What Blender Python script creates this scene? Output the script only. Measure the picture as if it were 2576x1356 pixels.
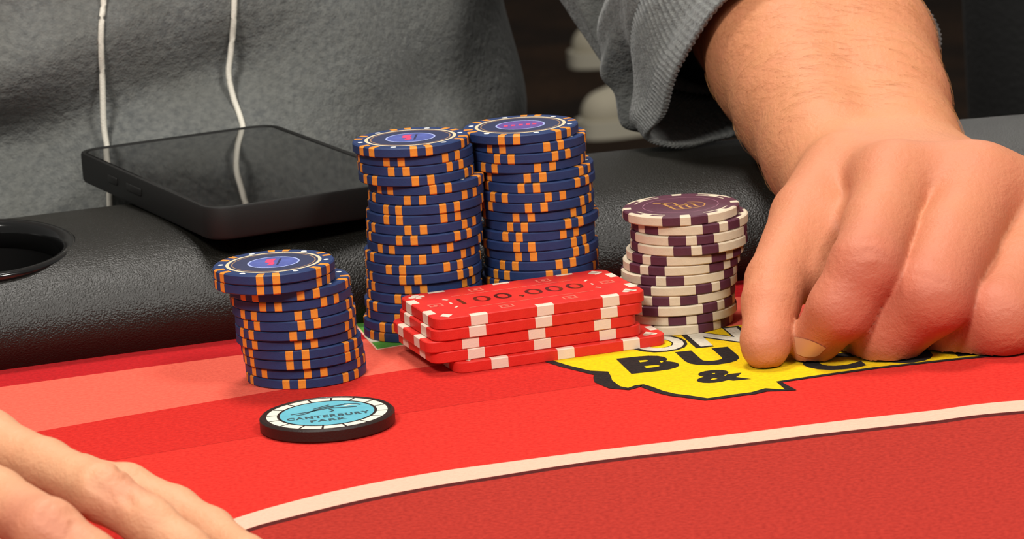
import bpy, bmesh, math, random
import numpy as np
from mathutils import Vector, Matrix

random.seed(7)
for o in list(bpy.data.objects):
    bpy.data.objects.remove(o, do_unlink=True)
scene = bpy.context.scene
COL = scene.collection

# ------------------------------------------------------------------ camera
W, H = 2576, 1356
F = 9300.0                                   # focal length in pixels
PITCH, ROLL = math.radians(12.2), math.radians(3.7)
CAM = np.array([0.0, -1.25, 0.29])           # table felt is z = 0, metres
_fw = np.array([0, math.cos(PITCH), -math.sin(PITCH)])
_r0 = np.array([1.0, 0, 0])
_u0 = np.cross(_r0, _fw)
_r = math.cos(ROLL) * _r0 - math.sin(ROLL) * _u0
_u = math.sin(ROLL) * _r0 + math.cos(ROLL) * _u0
cd = bpy.data.cameras.new('camera')
cam = bpy.data.objects.new('camera', cd)
COL.objects.link(cam)
cam.matrix_world = Matrix(((_r[0], _u[0], -_fw[0], CAM[0]), (_r[1], _u[1], -_fw[1], CAM[1]),
                           (_r[2], _u[2], -_fw[2], CAM[2]), (0, 0, 0, 1)))
cd.sensor_width = 36.0
cd.lens = F / W * 36.0
cd.clip_start, cd.clip_end = 0.02, 60
cd.dof.use_dof = True
cd.dof.focus_distance = 1.2
cd.dof.aperture_fstop = 40
scene.camera = cam

# ------------------------------------------------------------------ world, lights, exposure
wd = bpy.data.worlds.new('world')
scene.world = wd
wd.use_nodes = True
wd.node_tree.nodes['Background'].inputs[0].default_value = (1.0, 0.97, 0.92, 1)
wd.node_tree.nodes['Background'].inputs[1].default_value = 0.24
vs = scene.view_settings
vs.view_transform = 'Standard'
vs.look = 'None'
vs.gamma = 1
vs.exposure = 0.0
vs.use_curve_mapping = False


def area(name, loc, target, size, power, col=(1.0, 0.955, 0.89)):
    l = bpy.data.lights.new(name, 'AREA')
    l.shape = 'DISK'
    l.size = size
    l.energy = power
    l.color = col
    o = bpy.data.objects.new(name, l)
    COL.objects.link(o)
    o.location = loc
    o.rotation_euler = (Vector(target) - Vector(loc)).to_track_quat('-Z', 'Y').to_euler()
    return o


area('ceiling_lamp_over_table', (-0.15, 0.35, 1.75), (0, 0, 0), 0.45, 26)
area('fill_lamp_dealer_side', (-0.70, -1.6, 1.65), (0, 0, 0), 0.45, 39)  # unseen lamp added behind the camera as frontal fill
area('fill_lamp_right', (0.95, -1.25, 1.65), (0, 0, 0), 0.45, 28)  # unseen camera-side lamp, set low to brighten the front faces
area('ceiling_lamp_back', (0.6, 3.2, 1.9), (0.3, 3.4, -0.7), 0.5, 26)


# ------------------------------------------------------------------ helpers
def ray(px, py):
    return _fw + _r * (px - W / 2) / F - _u * (py - H / 2) / F


def atz(px, py, z=0.0):
    d = ray(px, py)
    return CAM + d * ((z - CAM[2]) / d[2])


def aty(px, py, y):
    d = ray(px, py)
    return CAM + d * ((y - CAM[1]) / d[1])


def proj(p):
    v = np.asarray(p, float) - CAM
    w = v @ _fw
    return W / 2 + F * (v @ _r) / w, H / 2 - F * (v @ _u) / w, w


def srgb(r, g, b):
    def f(c):
        c = c / 255.0
        return c / 12.92 if c <= 0.04045 else ((c + 0.055) / 1.055) ** 2.4
    return (f(r), f(g), f(b), 1)


MATS = {}


def mat(name, col, rough=0.5, spec=0.5, bump=None, var=None, sheen=0, coat=0, metal=0, sss=0, var2=None):
    """col linear rgba; bump=(scale, distance, kind); var=(scale, other colour, amount)"""
    if name in MATS:
        return MATS[name]
    m = bpy.data.materials.new(name)
    m.use_nodes = True
    nt = m.node_tree
    b = nt.nodes['Principled BSDF']
    b.inputs['Base Color'].default_value = col
    b.inputs['Roughness'].default_value = rough
    b.inputs['Specular IOR Level'].default_value = spec
    b.inputs['Metallic'].default_value = metal
    b.inputs['Sheen Weight'].default_value = sheen
    b.inputs['Sheen Roughness'].default_value = 0.5
    b.inputs['Coat Weight'].default_value = coat
    b.inputs['Coat Roughness'].default_value = 0.06
    if sss:
        b.inputs['Subsurface Weight'].default_value = sss
        b.inputs['Subsurface Radius'].default_value = (1.0, 0.35, 0.2)
        b.inputs['Subsurface Scale'].default_value = 0.004
    tc = nt.nodes.new('ShaderNodeTexCoord')
    cur = None
    for v in (var, var2):
        if not v:
            continue
        sc, oc, amt = v[:3]
        n = nt.nodes.new('ShaderNodeTexNoise')
        n.inputs['Scale'].default_value = sc
        n.inputs['Detail'].default_value = 3
        nt.links.new(tc.outputs['Object'], n.inputs['Vector'])
        mr = nt.nodes.new('ShaderNodeMapRange')
        mr.inputs[1].default_value, mr.inputs[2].default_value = 0.35, 0.68
        mr.inputs[3].default_value, mr.inputs[4].default_value = 0, amt
        nt.links.new(n.outputs[0], mr.inputs[0])
        mx = nt.nodes.new('ShaderNodeMix')
        mx.data_type = 'RGBA'
        nt.links.new(mr.outputs[0], mx.inputs[0])
        if cur is None:
            mx.inputs[6].default_value = col
        else:
            nt.links.new(cur, mx.inputs[6])
        mx.inputs[7].default_value = oc
        cur = mx.outputs[2]
    if cur is not None:
        nt.links.new(cur, b.inputs['Base Color'])
    if bump:
        prev = None
        for (sc, dist, kind) in (bump if isinstance(bump, list) else [bump]):
            if kind == 'voronoi':
                n = nt.nodes.new('ShaderNodeTexVoronoi')
                n.feature = 'SMOOTH_F1'
            else:
                n = nt.nodes.new('ShaderNodeTexNoise')
                n.inputs['Detail'].default_value = 4
            n.inputs['Scale'].default_value = sc
            nt.links.new(tc.outputs['Object'], n.inputs['Vector'])
            bp = nt.nodes.new('ShaderNodeBump')
            bp.inputs['Strength'].default_value = 1.0
            bp.inputs['Distance'].default_value = dist
            if kind == 'voronoi':
                bp.invert = True
            nt.links.new(n.outputs[0], bp.inputs['Height'])
            if prev:
                nt.links.new(prev.outputs[0], bp.inputs['Normal'])
            prev = bp
        nt.links.new(prev.outputs[0], b.inputs['Normal'])
    MATS[name] = m
    return m


def obj(name, me, m, parent=None, loc=None, rz=None):
    o = bpy.data.objects.new(name, me)
    COL.objects.link(o)
    if m is not None and len(me.materials) == 0:
        me.materials.append(m)
    if parent is not None:
        o.parent = parent
    if loc is not None:
        o.location = loc
    if rz is not None:
        o.rotation_euler = (0, 0, rz)
    return o


def mesh(name, v, f, smooth=False):
    me = bpy.data.meshes.new(name)
    me.from_pydata([tuple(map(float, p)) for p in v], [], [tuple(map(int, q)) for q in f])
    me.update()
    if smooth:
        me.polygons.foreach_set('use_smooth', [True] * len(me.polygons))
    return me


def empty(name, loc, label, cat, group=None, rz=0.0):
    o = bpy.data.objects.new(name, None)
    o.empty_display_size = 0.01
    COL.objects.link(o)
    o.location = loc
    o.rotation_euler = (0, 0, rz)
    o['label'] = label
    o['category'] = cat
    if group:
        o['group'] = group
    return o


def lathe(prof, n=64, a0=0.0, a1=2 * math.pi, name='lathe', smooth_angle=None):
    """prof: (r, z) list; angle 0 faces -y."""
    full = abs((a1 - a0) - 2 * math.pi) < 1e-6
    cnt = n if full else n + 1
    v, f = [], []
    for i in range(cnt):
        a = a0 + (a1 - a0) * i / n
        for r, z in prof:
            v.append((r * math.sin(a), -r * math.cos(a), z))
    k = len(prof)
    for i in range(n):
        j = (i + 1) % cnt
        for q in range(k - 1):
            f.append((i * k + q, i * k + q + 1, j * k + q + 1, j * k + q))
    me = mesh(name, v, f)
    bm = bmesh.new()
    bm.from_mesh(me)
    bmesh.ops.remove_doubles(bm, verts=bm.verts, dist=1e-7)
    bmesh.ops.dissolve_degenerate(bm, edges=bm.edges, dist=1e-8)
    bm.to_mesh(me)
    bm.free()
    return me


def shade(me, ang=40):
    me.polygons.foreach_set('use_smooth', [True] * len(me.polygons))
    me.set_sharp_from_angle(angle=math.radians(ang))
    return me


def poly_plate(name, pts, z0, z1, holes=None):
    """flat plate with outline pts (2-D, metres) between z0 and z1"""
    bm = bmesh.new()
    vs_ = [bm.verts.new((p[0], p[1], z1)) for p in pts]
    es = [bm.edges.new((vs_[i], vs_[(i + 1) % len(vs_)])) for i in range(len(vs_))]
    bmesh.ops.triangle_fill(bm, use_beauty=True, use_dissolve=False, edges=es)
    for fc in bm.faces:
        if fc.normal.z < 0:
            fc.normal_flip()
    if z0 != z1:
        r = bmesh.ops.extrude_face_region(bm, geom=bm.faces[:])
        top = [g for g in r['geom'] if isinstance(g, bmesh.types.BMVert)]
        for vv in vs_:
            vv.co.z = z0
        bmesh.ops.recalc_face_normals(bm, faces=bm.faces)
    me = bpy.data.meshes.new(name)
    bm.to_mesh(me)
    bm.free()
    return me


def text_mesh(name, s, size, offset=0.0, extrude=0.0, shear=0.0, space=1.0, align='CENTER'):
    cu = bpy.data.curves.new(name, 'FONT')
    cu.body = s
    cu.size = size
    cu.offset = offset
    cu.extrude = extrude
    cu.shear = shear
    cu.space_character = space
    cu.align_x = align
    cu.resolution_u = 4
    t = bpy.data.objects.new(name, cu)
    COL.objects.link(t)
    dg = bpy.context.evaluated_depsgraph_get()
    me = bpy.data.meshes.new_from_object(t.evaluated_get(dg))
    bpy.data.objects.remove(t, do_unlink=True)
    bpy.data.curves.remove(cu)
    me.materials.clear()
    me.name = name
    return me


def xform(me, fn):
    for v in me.vertices:
        v.co = Vector(fn(v.co))
    me.update()
    return me


def strip(name, top, bot, z):
    v = [(p[0], p[1], z) for p in top] + [(p[0], p[1], z) for p in bot]
    n = len(top)
    return mesh(name, v, [(i, n + i, n + i + 1, i + 1) for i in range(n - 1)])


def tube(pts, rad, n=8, name='tube', caps=True):
    pts = [np.asarray(p, float) for p in pts]
    rads = rad if hasattr(rad, '__len__') else [rad] * len(pts)
    v, f = [], []
    up = np.array([0.13, 0.07, 1.0])
    for i, p in enumerate(pts):
        t = pts[min(i + 1, len(pts) - 1)] - pts[max(i - 1, 0)]
        t = t / np.linalg.norm(t)
        a = np.cross(t, up)
        if np.linalg.norm(a) < 0.2:
            a = np.cross(t, np.array([1.0, 0.2, 0]))
        a /= np.linalg.norm(a)
        b = np.cross(t, a)
        for k in range(n):
            g = 2 * math.pi * k / n
            v.append(p + rads[i] * (math.cos(g) * a + math.sin(g) * b))
    for i in range(len(pts) - 1):
        for k in range(n):
            k2 = (k + 1) % n
            f.append((i * n + k, i * n + k2, (i + 1) * n + k2, (i + 1) * n + k))
    if caps:
        f.append(tuple(range(n))[::-1])
        f.append(tuple((len(pts) - 1) * n + k for k in range(n)))
    return mesh(name, v, f, True)


def catmull(P, n, closed=False):
    P = [np.asarray(p, float) for p in P]
    out = []
    m = len(P)
    segs = m if closed else m - 1
    for i in range(segs):
        if closed:
            p0, p1, p2, p3 = P[(i - 1) % m], P[i], P[(i + 1) % m], P[(i + 2) % m]
        else:
            p0, p1, p2, p3 = P[max(i - 1, 0)], P[i], P[i + 1], P[min(i + 2, m - 1)]
        for k in range(n):
            t = k / n
            out.append(0.5 * ((2 * p1) + (-p0 + p2) * t + (2 * p0 - 5 * p1 + 4 * p2 - p3) * t * t + (-p0 + 3 * p1 - 3 * p2 + p3) * t ** 3))
    if not closed:
        out.append(P[-1])
    return out


def boxed(name, sx, sy, sz, bev=0.0, seg=2, smooth=True):
    bm = bmesh.new()
    bmesh.ops.create_cube(bm, size=1)
    for v in bm.verts:
        v.co.x *= sx
        v.co.y *= sy
        v.co.z *= sz
    if bev:
        bmesh.ops.bevel(bm, geom=bm.edges[:], offset=bev, segments=seg, profile=0.5, affect='EDGES')
    me = bpy.data.meshes.new(name)
    bm.to_mesh(me)
    bm.free()
    return shade(me, 50) if smooth else me


def rounded_rect(a, b, r, n=6):
    out = []
    for cx, cy, s in ((a - r, -b + r, -90), (a - r, b - r, 0), (-a + r, b - r, 90), (-a + r, -b + r, 180)):
        for k in range(n + 1):
            g = math.radians(s + 90 * k / n)
            out.append((cx + r * math.cos(g), cy + r * math.sin(g)))
    return out


def rr_slab(name, a, b, r, prof, n=6):
    """rounded-rectangle slab; prof = list of (inset, z) from bottom to top, closed with end caps"""
    v, f = [], []
    k = None
    for ins, z in prof:
        ring = rounded_rect(a - ins, b - ins, max(r - ins, 0.0002), n)
        k = len(ring)
        v += [(x, y, z) for x, y in ring]
    for q in range(len(prof) - 1):
        for i in range(k):
            j = (i + 1) % k
            f.append((q * k + i, q * k + j, (q + 1) * k + j, (q + 1) * k + i))
    f.append(tuple(range(k))[::-1])
    f.append(tuple((len(prof) - 1) * k + i for i in range(k)))
    return shade(mesh(name, v, f), 28)


# ------------------------------------------------------------------ signed-distance modelling for skin
def surface_nets(f, org, h):
    ins = f < 0
    nx, ny, nz = f.shape
    c = np.zeros((nx - 1, ny - 1, nz - 1), np.int8)
    for dx in (0, 1):
        for dy in (0, 1):
            for dz in (0, 1):
                c += ins[dx:nx - 1 + dx, dy:ny - 1 + dy, dz:nz - 1 + dz]
    ci = np.argwhere((c > 0) & (c < 8))
    idx = -np.ones(c.shape, np.int64)
    idx[tuple(ci.T)] = np.arange(len(ci))
    acc = np.zeros((len(ci), 3))
    num = np.zeros(len(ci))
    cor = [(a, b, d) for a in (0, 1) for b in (0, 1) for d in (0, 1)]
    for a in range(8):
        for b in range(a + 1, 8):
            A, B = np.array(cor[a]), np.array(cor[b])
            if np.abs(A - B).sum() != 1:
                continue
            fa = f[tuple((ci + A).T)]
            fb = f[tuple((ci + B).T)]
            s = (fa < 0) != (fb < 0)
            t = np.where(s, fa / np.where(s, fa - fb, 1), 0)
            acc += s[:, None] * (A + t[:, None] * (B - A))
            num += s
    v = org + h * (ci + acc / num[:, None])
    faces = []
    for ax in range(3):
        A = np.zeros(3, int)
        A[ax] = 1
        o1 = np.zeros(3, int)
        o1[(ax + 1) % 3] = 1
        o2 = np.zeros(3, int)
        o2[(ax + 2) % 3] = 1
        sl0 = [slice(1, -1)] * 3
        sl0[ax] = slice(0, -1)
        sl1 = [slice(1, -1)] * 3
        sl1[ax] = slice(1, None)
        a, b = ins[tuple(sl0)], ins[tuple(sl1)]
        base = np.ones(3, int)
        base[ax] = 0
        for sel, flip in ((a & ~b, False), (~a & b, True)):
            e = np.argwhere(sel) + base
            q = [idx[tuple(x.T)] for x in (e - o1 - o2, e - o2, e, e - o1)]
            q = np.stack(q, 1)
            faces.append(q[:, ::-1] if flip else q)
    return v, np.concatenate(faces)


class SDF:
    def __init__(self, lo, hi, h):
        self.lo, self.h = np.array(lo, float), h
        self.n = np.ceil((np.array(hi) - lo) / h).astype(int) + 1
        ax = [self.lo[i] + h * np.arange(self.n[i]) for i in range(3)]
        self.X, self.Y, self.Z = np.meshgrid(*ax, indexing='ij', sparse=True)

    def blank(self):
        return np.full(self.n, 0.05, np.float32)

    def sub(self, a, b, r):
        lo = np.minimum(a, b) - r
        hi = np.maximum(a, b) + r
        i0 = np.clip(((lo - self.lo) / self.h).astype(int), 0, self.n - 1)
        i1 = np.clip(((hi - self.lo) / self.h).astype(int) + 2, 1, self.n)
        return tuple(slice(p, q) for p, q in zip(i0, i1))

    def cone(self, f, a, b, ra, rb, k):
        a, b = np.asarray(a, float), np.asarray(b, float)
        s = self.sub(a, b, max(ra, rb) + 0.022)
        d = b - a
        L = max(d @ d, 1e-12)
        x = self.X[s[0]] - a[0]
        y = self.Y[:, s[1]] - a[1]
        z = self.Z[:, :, s[2]] - a[2]
        t = np.clip((x * d[0] + y * d[1] + z * d[2]) / L, 0, 1)
        g = np.sqrt((x - t * d[0]) ** 2 + (y - t * d[1]) ** 2 + (z - t * d[2]) ** 2) - (ra + (rb - ra) * t)
        f[s] = smin(f[s], g.astype(np.float32), k)

    def groove(self, f, pts, amp, w):
        for a, b in zip(pts[:-1], pts[1:]):
            a, b = np.asarray(a, float), np.asarray(b, float)
            s = self.sub(a, b, 3 * w)
            d = b - a
            x = self.X[s[0]] - a[0]
            y = self.Y[:, s[1]] - a[1]
            z = self.Z[:, :, s[2]] - a[2]
            t = np.clip((x * d[0] + y * d[1] + z * d[2]) / max(d @ d, 1e-12), 0, 1)
            q = (x - t * d[0]) ** 2 + (y - t * d[1]) ** 2 + (z - t * d[2]) ** 2
            f[s] += (amp * np.exp(-q / (w * w))).astype(np.float32)


def smin(a, b, k):
    if k <= 0:
        return np.minimum(a, b)
    h = np.clip(0.5 + 0.5 * (b - a) / k, 0, 1)
    return b + (a - b) * h - k * h * (1 - h)


def smooth_mesh(v, q, it=2):
    e = np.concatenate([q[:, [0, 1]], q[:, [1, 2]], q[:, [2, 3]], q[:, [3, 0]]])
    e = np.unique(np.sort(e, 1), axis=0)
    for _ in range(it):
        acc = np.zeros_like(v)
        cnt = np.zeros(len(v))
        np.add.at(acc, e[:, 0], v[e[:, 1]])
        np.add.at(acc, e[:, 1], v[e[:, 0]])
        np.add.at(cnt, e.ravel(), 1)
        v = 0.5 * v + 0.5 * acc / cnt[:, None]
    return v


def vert_normals(v, q):
    n = np.cross(v[q[:, 2]] - v[q[:, 0]], v[q[:, 3]] - v[q[:, 1]])
    out = np.zeros_like(v)
    for k in range(4):
        np.add.at(out, q[:, k], n)
    return out / np.maximum(np.linalg.norm(out, axis=1), 1e-12)[:, None]


# ------------------------------------------------------------------ materials
def felt(name, c, d, amt=0.55):
    return mat(name, c, 0.95, 0.06, [(1100, 0.0005, 'noise')], (700, d, amt + 0.2), sheen=0.03)


M_FELT = felt('felt_red', srgb(202, 46, 36), srgb(180, 28, 22))
M_FELT_SHADE = felt('felt_shade_red', srgb(192, 38, 30), srgb(168, 22, 18))
M_FELT_IN = felt('felt_inner_dark_red', srgb(166, 46, 35), srgb(134, 28, 21))
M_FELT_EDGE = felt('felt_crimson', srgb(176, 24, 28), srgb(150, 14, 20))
M_SALMON = felt('felt_salmon', srgb(216, 92, 74), srgb(202, 78, 62))
M_LINE = felt('felt_cream_line', srgb(228, 172, 150), srgb(220, 162, 140), 0.4)
M_BLACKPRINT = felt('felt_black_print', srgb(40, 32, 30), srgb(24, 20, 20))
M_DARKLINE = felt('felt_dark_line', srgb(84, 26, 22), srgb(60, 16, 16))
M_YELLOW = felt('felt_yellow', srgb(220, 184, 10), srgb(202, 162, 8), 0.5)
M_WHITEPRINT = felt('felt_white_print', srgb(196, 188, 170), srgb(180, 170, 150))
M_GREEN = felt('felt_green', srgb(84, 146, 58), srgb(62, 122, 44))
M_LEATHER = mat('black_leatherette', srgb(19, 18, 14), 0.40, 0.46,
                [(1750, 0.00024, 'voronoi'), (3000, 0.0001, 'noise')], (9, srgb(27, 25, 20), 0.6))
M_PLASTIC = mat('black_gloss_plastic', srgb(16, 16, 16), 0.12, 0.5)
M_WELL = mat('black_cup_well', srgb(9, 9, 9), 0.5, 0.3)
M_WOOD = mat('dark_table_wood', srgb(48, 32, 24), 0.5, 0.4, (40, 0.0005, 'noise'), (30, srgb(30, 20, 14), 0.7))
M_BLUE = mat('chip_blue', srgb(33, 53, 96), 0.5, 0.35, (1800, 0.00006, 'noise'), (300, srgb(28, 45, 84), 0.6))
M_ORANGE = mat('chip_orange', srgb(216, 138, 48), 0.5, 0.35, (1800, 0.00006, 'noise'), (500, srgb(202, 120, 36), 0.6))
M_CREAMRING = mat('chip_cream_ring', srgb(212, 194, 160), 0.4, 0.4)
M_GOLDRING = mat('chip_gold_ring', srgb(176, 138, 104), 0.4, 0.4, metal=0.3)
M_NAVY = mat('chip_navy_label', srgb(48, 54, 84), 0.35, 0.5, (900, 0.00004, 'noise'))
M_LABELBLUE = mat('chip_label_blue', srgb(86, 98, 168), 0.35, 0.5, var=(260, srgb(70, 80, 140), 0.7))
M_LABELVIOLET = mat('chip_label_violet', srgb(104, 80, 150), 0.35, 0.5, var=(260, srgb(84, 64, 130), 0.7))
M_LABELLINE = mat('chip_label_line', srgb(160, 172, 220), 0.4, 0.4)
M_EMBLEM = mat('chip_emblem_red', srgb(214, 70, 110), 0.4, 0.4, var=(900, srgb(180, 60, 100), 0.7))
M_EMBLEMDARK = mat('chip_emblem_dark', srgb(44, 46, 80), 0.4, 0.4)
M_DOT = mat('chip_white_dot', srgb(232, 232, 226), 0.45, 0.4)
M_PURPLE = mat('chip_purple', srgb(84, 42, 58), 0.5, 0.35, (1800, 0.00006, 'noise'), (300, srgb(72, 35, 50), 0.6))
M_CREAM = mat('chip_cream', srgb(204, 190, 166), 0.5, 0.35, (1800, 0.00006, 'noise'), (300, srgb(190, 175, 150), 0.6))
M_GOLD = mat('chip_gold_foil', srgb(206, 150, 82), 0.4, 0.5, metal=0.4)
M_PINKLINE = mat('chip_pink_line', srgb(168, 118, 136), 0.45, 0.4)
M_PLAQUE = mat('plaque_red', srgb(206, 42, 34), 0.42, 0.4, (1600, 0.00007, 'noise'), (240, srgb(194, 33, 27), 0.6))
M_PLAQUEWHITE = mat('plaque_white', srgb(218, 196, 178), 0.45, 0.4, (1600, 0.00006, 'noise'))
M_PLAQUEPALE = mat('plaque_pale_print', srgb(222, 108, 90), 0.42, 0.4)
M_FOIL = mat('plaque_foil', srgb(84, 34, 18), 0.3, 0.5, metal=0.5, var=(160, srgb(150, 46, 30), 0.8))
M_PUCKBLACK = mat('button_black', srgb(34, 22, 18), 0.4, 0.45, (1400, 0.0001, 'noise'))
M_PUCKWHITE = mat('button_white', srgb(216, 212, 196), 0.45, 0.4)
M_PUCKBLUE = mat('button_blue', srgb(96, 172, 188), 0.45, 0.4, var=(200, srgb(82, 156, 174), 0.6))
M_PUCKINK = mat('button_ink', srgb(52, 74, 80), 0.5, 0.3)
M_CASE = mat('phone_case_black', srgb(23, 23, 22), 0.6, 0.25, (2500, 0.00003, 'noise'))
M_GLASS = mat('phone_glass', srgb(8, 8, 9), 0.04, 0.6, coat=0.3)
M_BEZEL = mat('phone_bezel', srgb(12, 12, 13), 0.2, 0.5)
M_HOODIE = mat('hoodie_grey_fleece', srgb(116, 118, 115), 0.95, 0.1,
               [(1100, 0.0005, 'noise'), (260, 0.0012, 'noise')], (420, srgb(84, 87, 88), 0.75), sheen=0.25,
               var2=(38, srgb(102, 103, 98), 0.5))
M_STRING = mat('drawstring_white', srgb(232, 228, 214), 0.85, 0.2, (2200, 0.0003, 'noise'))
M_NAIL = mat('fingernail', srgb(204, 150, 116), 0.35, 0.5, sss=0.15)
M_HAIR = mat('arm_hair', srgb(186, 130, 80), 0.5, 0.4)
M_CARPET = mat('carpet_dark', srgb(34, 27, 22), 1.0, 0.05, (160, 0.003, 'noise'), (5, srgb(62, 44, 30), 0.75), var2=(60, srgb(20, 17, 15), 0.5))
M_CHAIR = mat('chair_black_vinyl', srgb(30, 30, 30), 0.5, 0.4, (300, 0.0004, 'noise'))
M_CHAIRLEG = mat('chair_dark_metal', srgb(40, 36, 32), 0.35, 0.5, metal=0.6)
M_SNEAK = mat('sneaker_white', srgb(176, 168, 148), 0.7, 0.3, (200, 0.0006, 'noise'))
M_SOLE = mat('sneaker_sole', srgb(186, 180, 162), 0.6, 0.3)


def skin_material(name, c, deep, pale):
    m = mat(name, c, 0.56, 0.32, [(260, 0.00036, 'noise'), (800, 0.00012, 'voronoi'), (1700, 0.00013, 'noise')], None, sss=0.1)
    nt = m.node_tree
    b = nt.nodes['Principled BSDF']
    tc = nt.nodes.new('ShaderNodeTexCoord')
    n = nt.nodes.new('ShaderNodeTexNoise')
    n.inputs['Scale'].default_value = 130
    n.inputs['Detail'].default_value = 5
    nt.links.new(tc.outputs['Object'], n.inputs['Vector'])
    at = nt.nodes.new('ShaderNodeAttribute')
    at.attribute_name = 'redness'
    m1 = nt.nodes.new('ShaderNodeMix')
    m1.data_type = 'RGBA'
    m1.inputs[6].default_value = c
    m1.inputs[7].default_value = pale
    mr = nt.nodes.new('ShaderNodeMapRange')
    mr.inputs[1].default_value, mr.inputs[2].default_value = 0.35, 0.7
    mr.inputs[4].default_value = 0.6
    nt.links.new(n.outputs[0], mr.inputs[0])
    nt.links.new(mr.outputs[0], m1.inputs[0])
    m2 = nt.nodes.new('ShaderNodeMix')
    m2.data_type = 'RGBA'
    nt.links.new(at.outputs['Fac'], m2.inputs[0])
    nt.links.new(m1.outputs[2], m2.inputs[6])
    m2.inputs[7].default_value = deep
    nt.links.new(m2.outputs[2], b.inputs['Base Color'])
    return m


M_SKIN = skin_material('skin_tan', srgb(192, 129, 90), srgb(176, 90, 73), srgb(196, 126, 92))
M_SKIN2 = skin_material('skin_fair', srgb(198, 146, 110), srgb(182, 108, 86), srgb(196, 138, 102))


# ------------------------------------------------------------------ the room floor
fl = obj('floor', mesh('floor', [(-4, -4, -.75), (5, -4, -.75), (5, 9, -.75), (-4, 9, -.75)], [(0, 1, 2, 3)]), M_CARPET)
fl['kind'] = 'structure'
fl['label'] = 'dark brown carpeted floor behind the table'

# ------------------------------------------------------------------ the poker table
table = empty('poker_table', (0, 0, -0.75), 'red felt poker table with black padded armrest rail', 'table')


def tpart(name, me, m, parent=None):
    """part of the table; mesh is in world coordinates"""
    o = obj(name, me, m, parent or table)
    if parent is None:
        o.location = (0, 0, 0.75)
    return o


# outer edge of the felt where the rail begins: a wide arc
FX = np.array([-0.177, -0.137, -0.0965, 0.0803, 0.1858])
FY = np.array([-0.0205, -0.0068, 0.0056, 0.0445, 0.0604])
FP = np.polyfit(FX, FY, 2)


def foot(x):
    xx = min(max(x, -0.62), 0.62)
    y = np.polyval(FP, xx)
    return float(y + (x - xx) * np.polyval(np.polyder(FP), xx))


xs = np.linspace(-0.75, 0.75, 121)


def foot_off(x, off):
    s = np.polyval(np.polyder(FP), min(max(x, -0.62), 0.62))
    n = np.array([-s, 1.0]) / math.hypot(s, 1)
    return np.array([x, foot(x)]) + n * off


# felt bed
bed = mesh('felt', [(-0.78, -0.8, -0.012), (0.78, -0.8, -0.012)] + [(x, foot(x) + 0.03, -0.012) for x in xs[::-1]] +
           [(-0.78, -0.8, 0), (0.78, -0.8, 0)] + [(x, foot(x) + 0.03, 0) for x in xs[::-1]],
           [tuple(range(123))[::-1], tuple(range(123, 246))] + [(i, (i + 1) % 123, 123 + (i + 1) % 123, 123 + i) for i in range(123)])
felt_o = tpart('felt', bed, M_FELT)
felt_o['label'] = 'bright red printed felt'


def fpart(name, me, m, label=None):
    o = obj(name, me, m, felt_o)
    if label:
        o['label'] = label
    return o


Z1, Z2, Z3, Z4, Z5 = 0.00005, 0.0001, 0.00015, 0.0002, 0.00025


def curve_through(pix):
    p = np.array([atz(a, b)[:2] for a, b in pix])
    return np.polyfit(p[:, 0], p[:, 1], 2)


b_out = curve_through([(0, 979), (300, 925), (601, 874.5)])
b_in = curve_through([(98, 1086), (400, 1032), (685, 984), (917, 949), (1062, 923)])
out_off = 0.024


def band_in(x):
    if x < -0.19:
        return foot(x) - 0.098
    if x > -0.03:
        return foot(x) - (foot(-0.03) - float(np.polyval(b_in, -0.03)))
    return float(np.polyval(b_in, x))


fpart('shaded_border', strip('shaded_border', [(x, foot(x) + 0.02) for x in xs], [(x, foot(x) - out_off) for x in xs], Z1), M_FELT_EDGE, 'dark crimson border with the rail shadow painted in')  # crimson border print, rail shadow painted into its darker red
fpart('printed_band', strip('printed_band', [(x, foot(x) - out_off) for x in xs], [(x, band_in(x)) for x in xs], Z1), M_SALMON, 'pale salmon band')
t_in = curve_through([(300, 1156), (638, 1100), (995, 1043), (1250, 1004)])


def tone_in(x):
    lo, hi = -0.15, 0.02
    xc = min(max(x, lo), hi)
    y = float(np.polyval(t_in, xc))
    return y + foot(x) - foot(xc)


fpart('painted_shade', strip('painted_shade', [(x, band_in(x)) for x in xs], [(x, tone_in(x)) for x in xs], Z1), M_FELT_SHADE, 'deeper red band of painted shade')  # shade on the felt, painted as a band of deeper red
# betting line and the inner field
lt = [atz(*p)[:2] for p in ((568, 1313), (735, 1262.5), (910, 1221.7), (1104, 1187), (1247, 1167), (1500, 1134), (1800, 1098), (2100, 1061), (2340, 1034), (2576, 1007))]
lb = [atz(*p)[:2] for p in ((603, 1338), (735, 1300), (910, 1258), (1065, 1227.6), (1247, 1198.4), (1500, 1159.5), (1800, 1125), (2100, 1088), (2340, 1061), (2576, 1034))]


def extend(c, d):
    first = np.array(c[0]) + np.array([(-0.022, -0.03), (-0.038, -0.065), (-0.048, -0.11), (-0.052, -0.18), (-0.052, -0.5)])[::-1]
    last = np.array(c[-1]) + np.array([(0.09, 0.0), (0.2, -0.006), (0.4, -0.03), (0.58, -0.08)])
    return list(first) + list(c) + list(last)


lt = catmull(extend(lt, 0), 6)
lb = catmull(extend(lb, 0), 6)
ld = [np.array(p) + np.array([0.0006, -0.0036]) for p in lb]
fpart('betting_line', strip('betting_line', lt, lb, Z2), M_LINE, 'pale cream betting line')
fpart('betting_line_edge', strip('betting_line_edge', lb, ld, Z2), M_DARKLINE, 'thin dark line')
inner = mesh('inner_field', [(p[0], p[1], Z2) for p in ld] + [(0.74, -0.78, Z2), (float(ld[0][0]), -0.78, Z2)], [tuple(range(len(ld) + 2))[::-1]])
fpart('inner_field', inner, M_FELT_IN, 'darker red centre of the felt')

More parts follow.
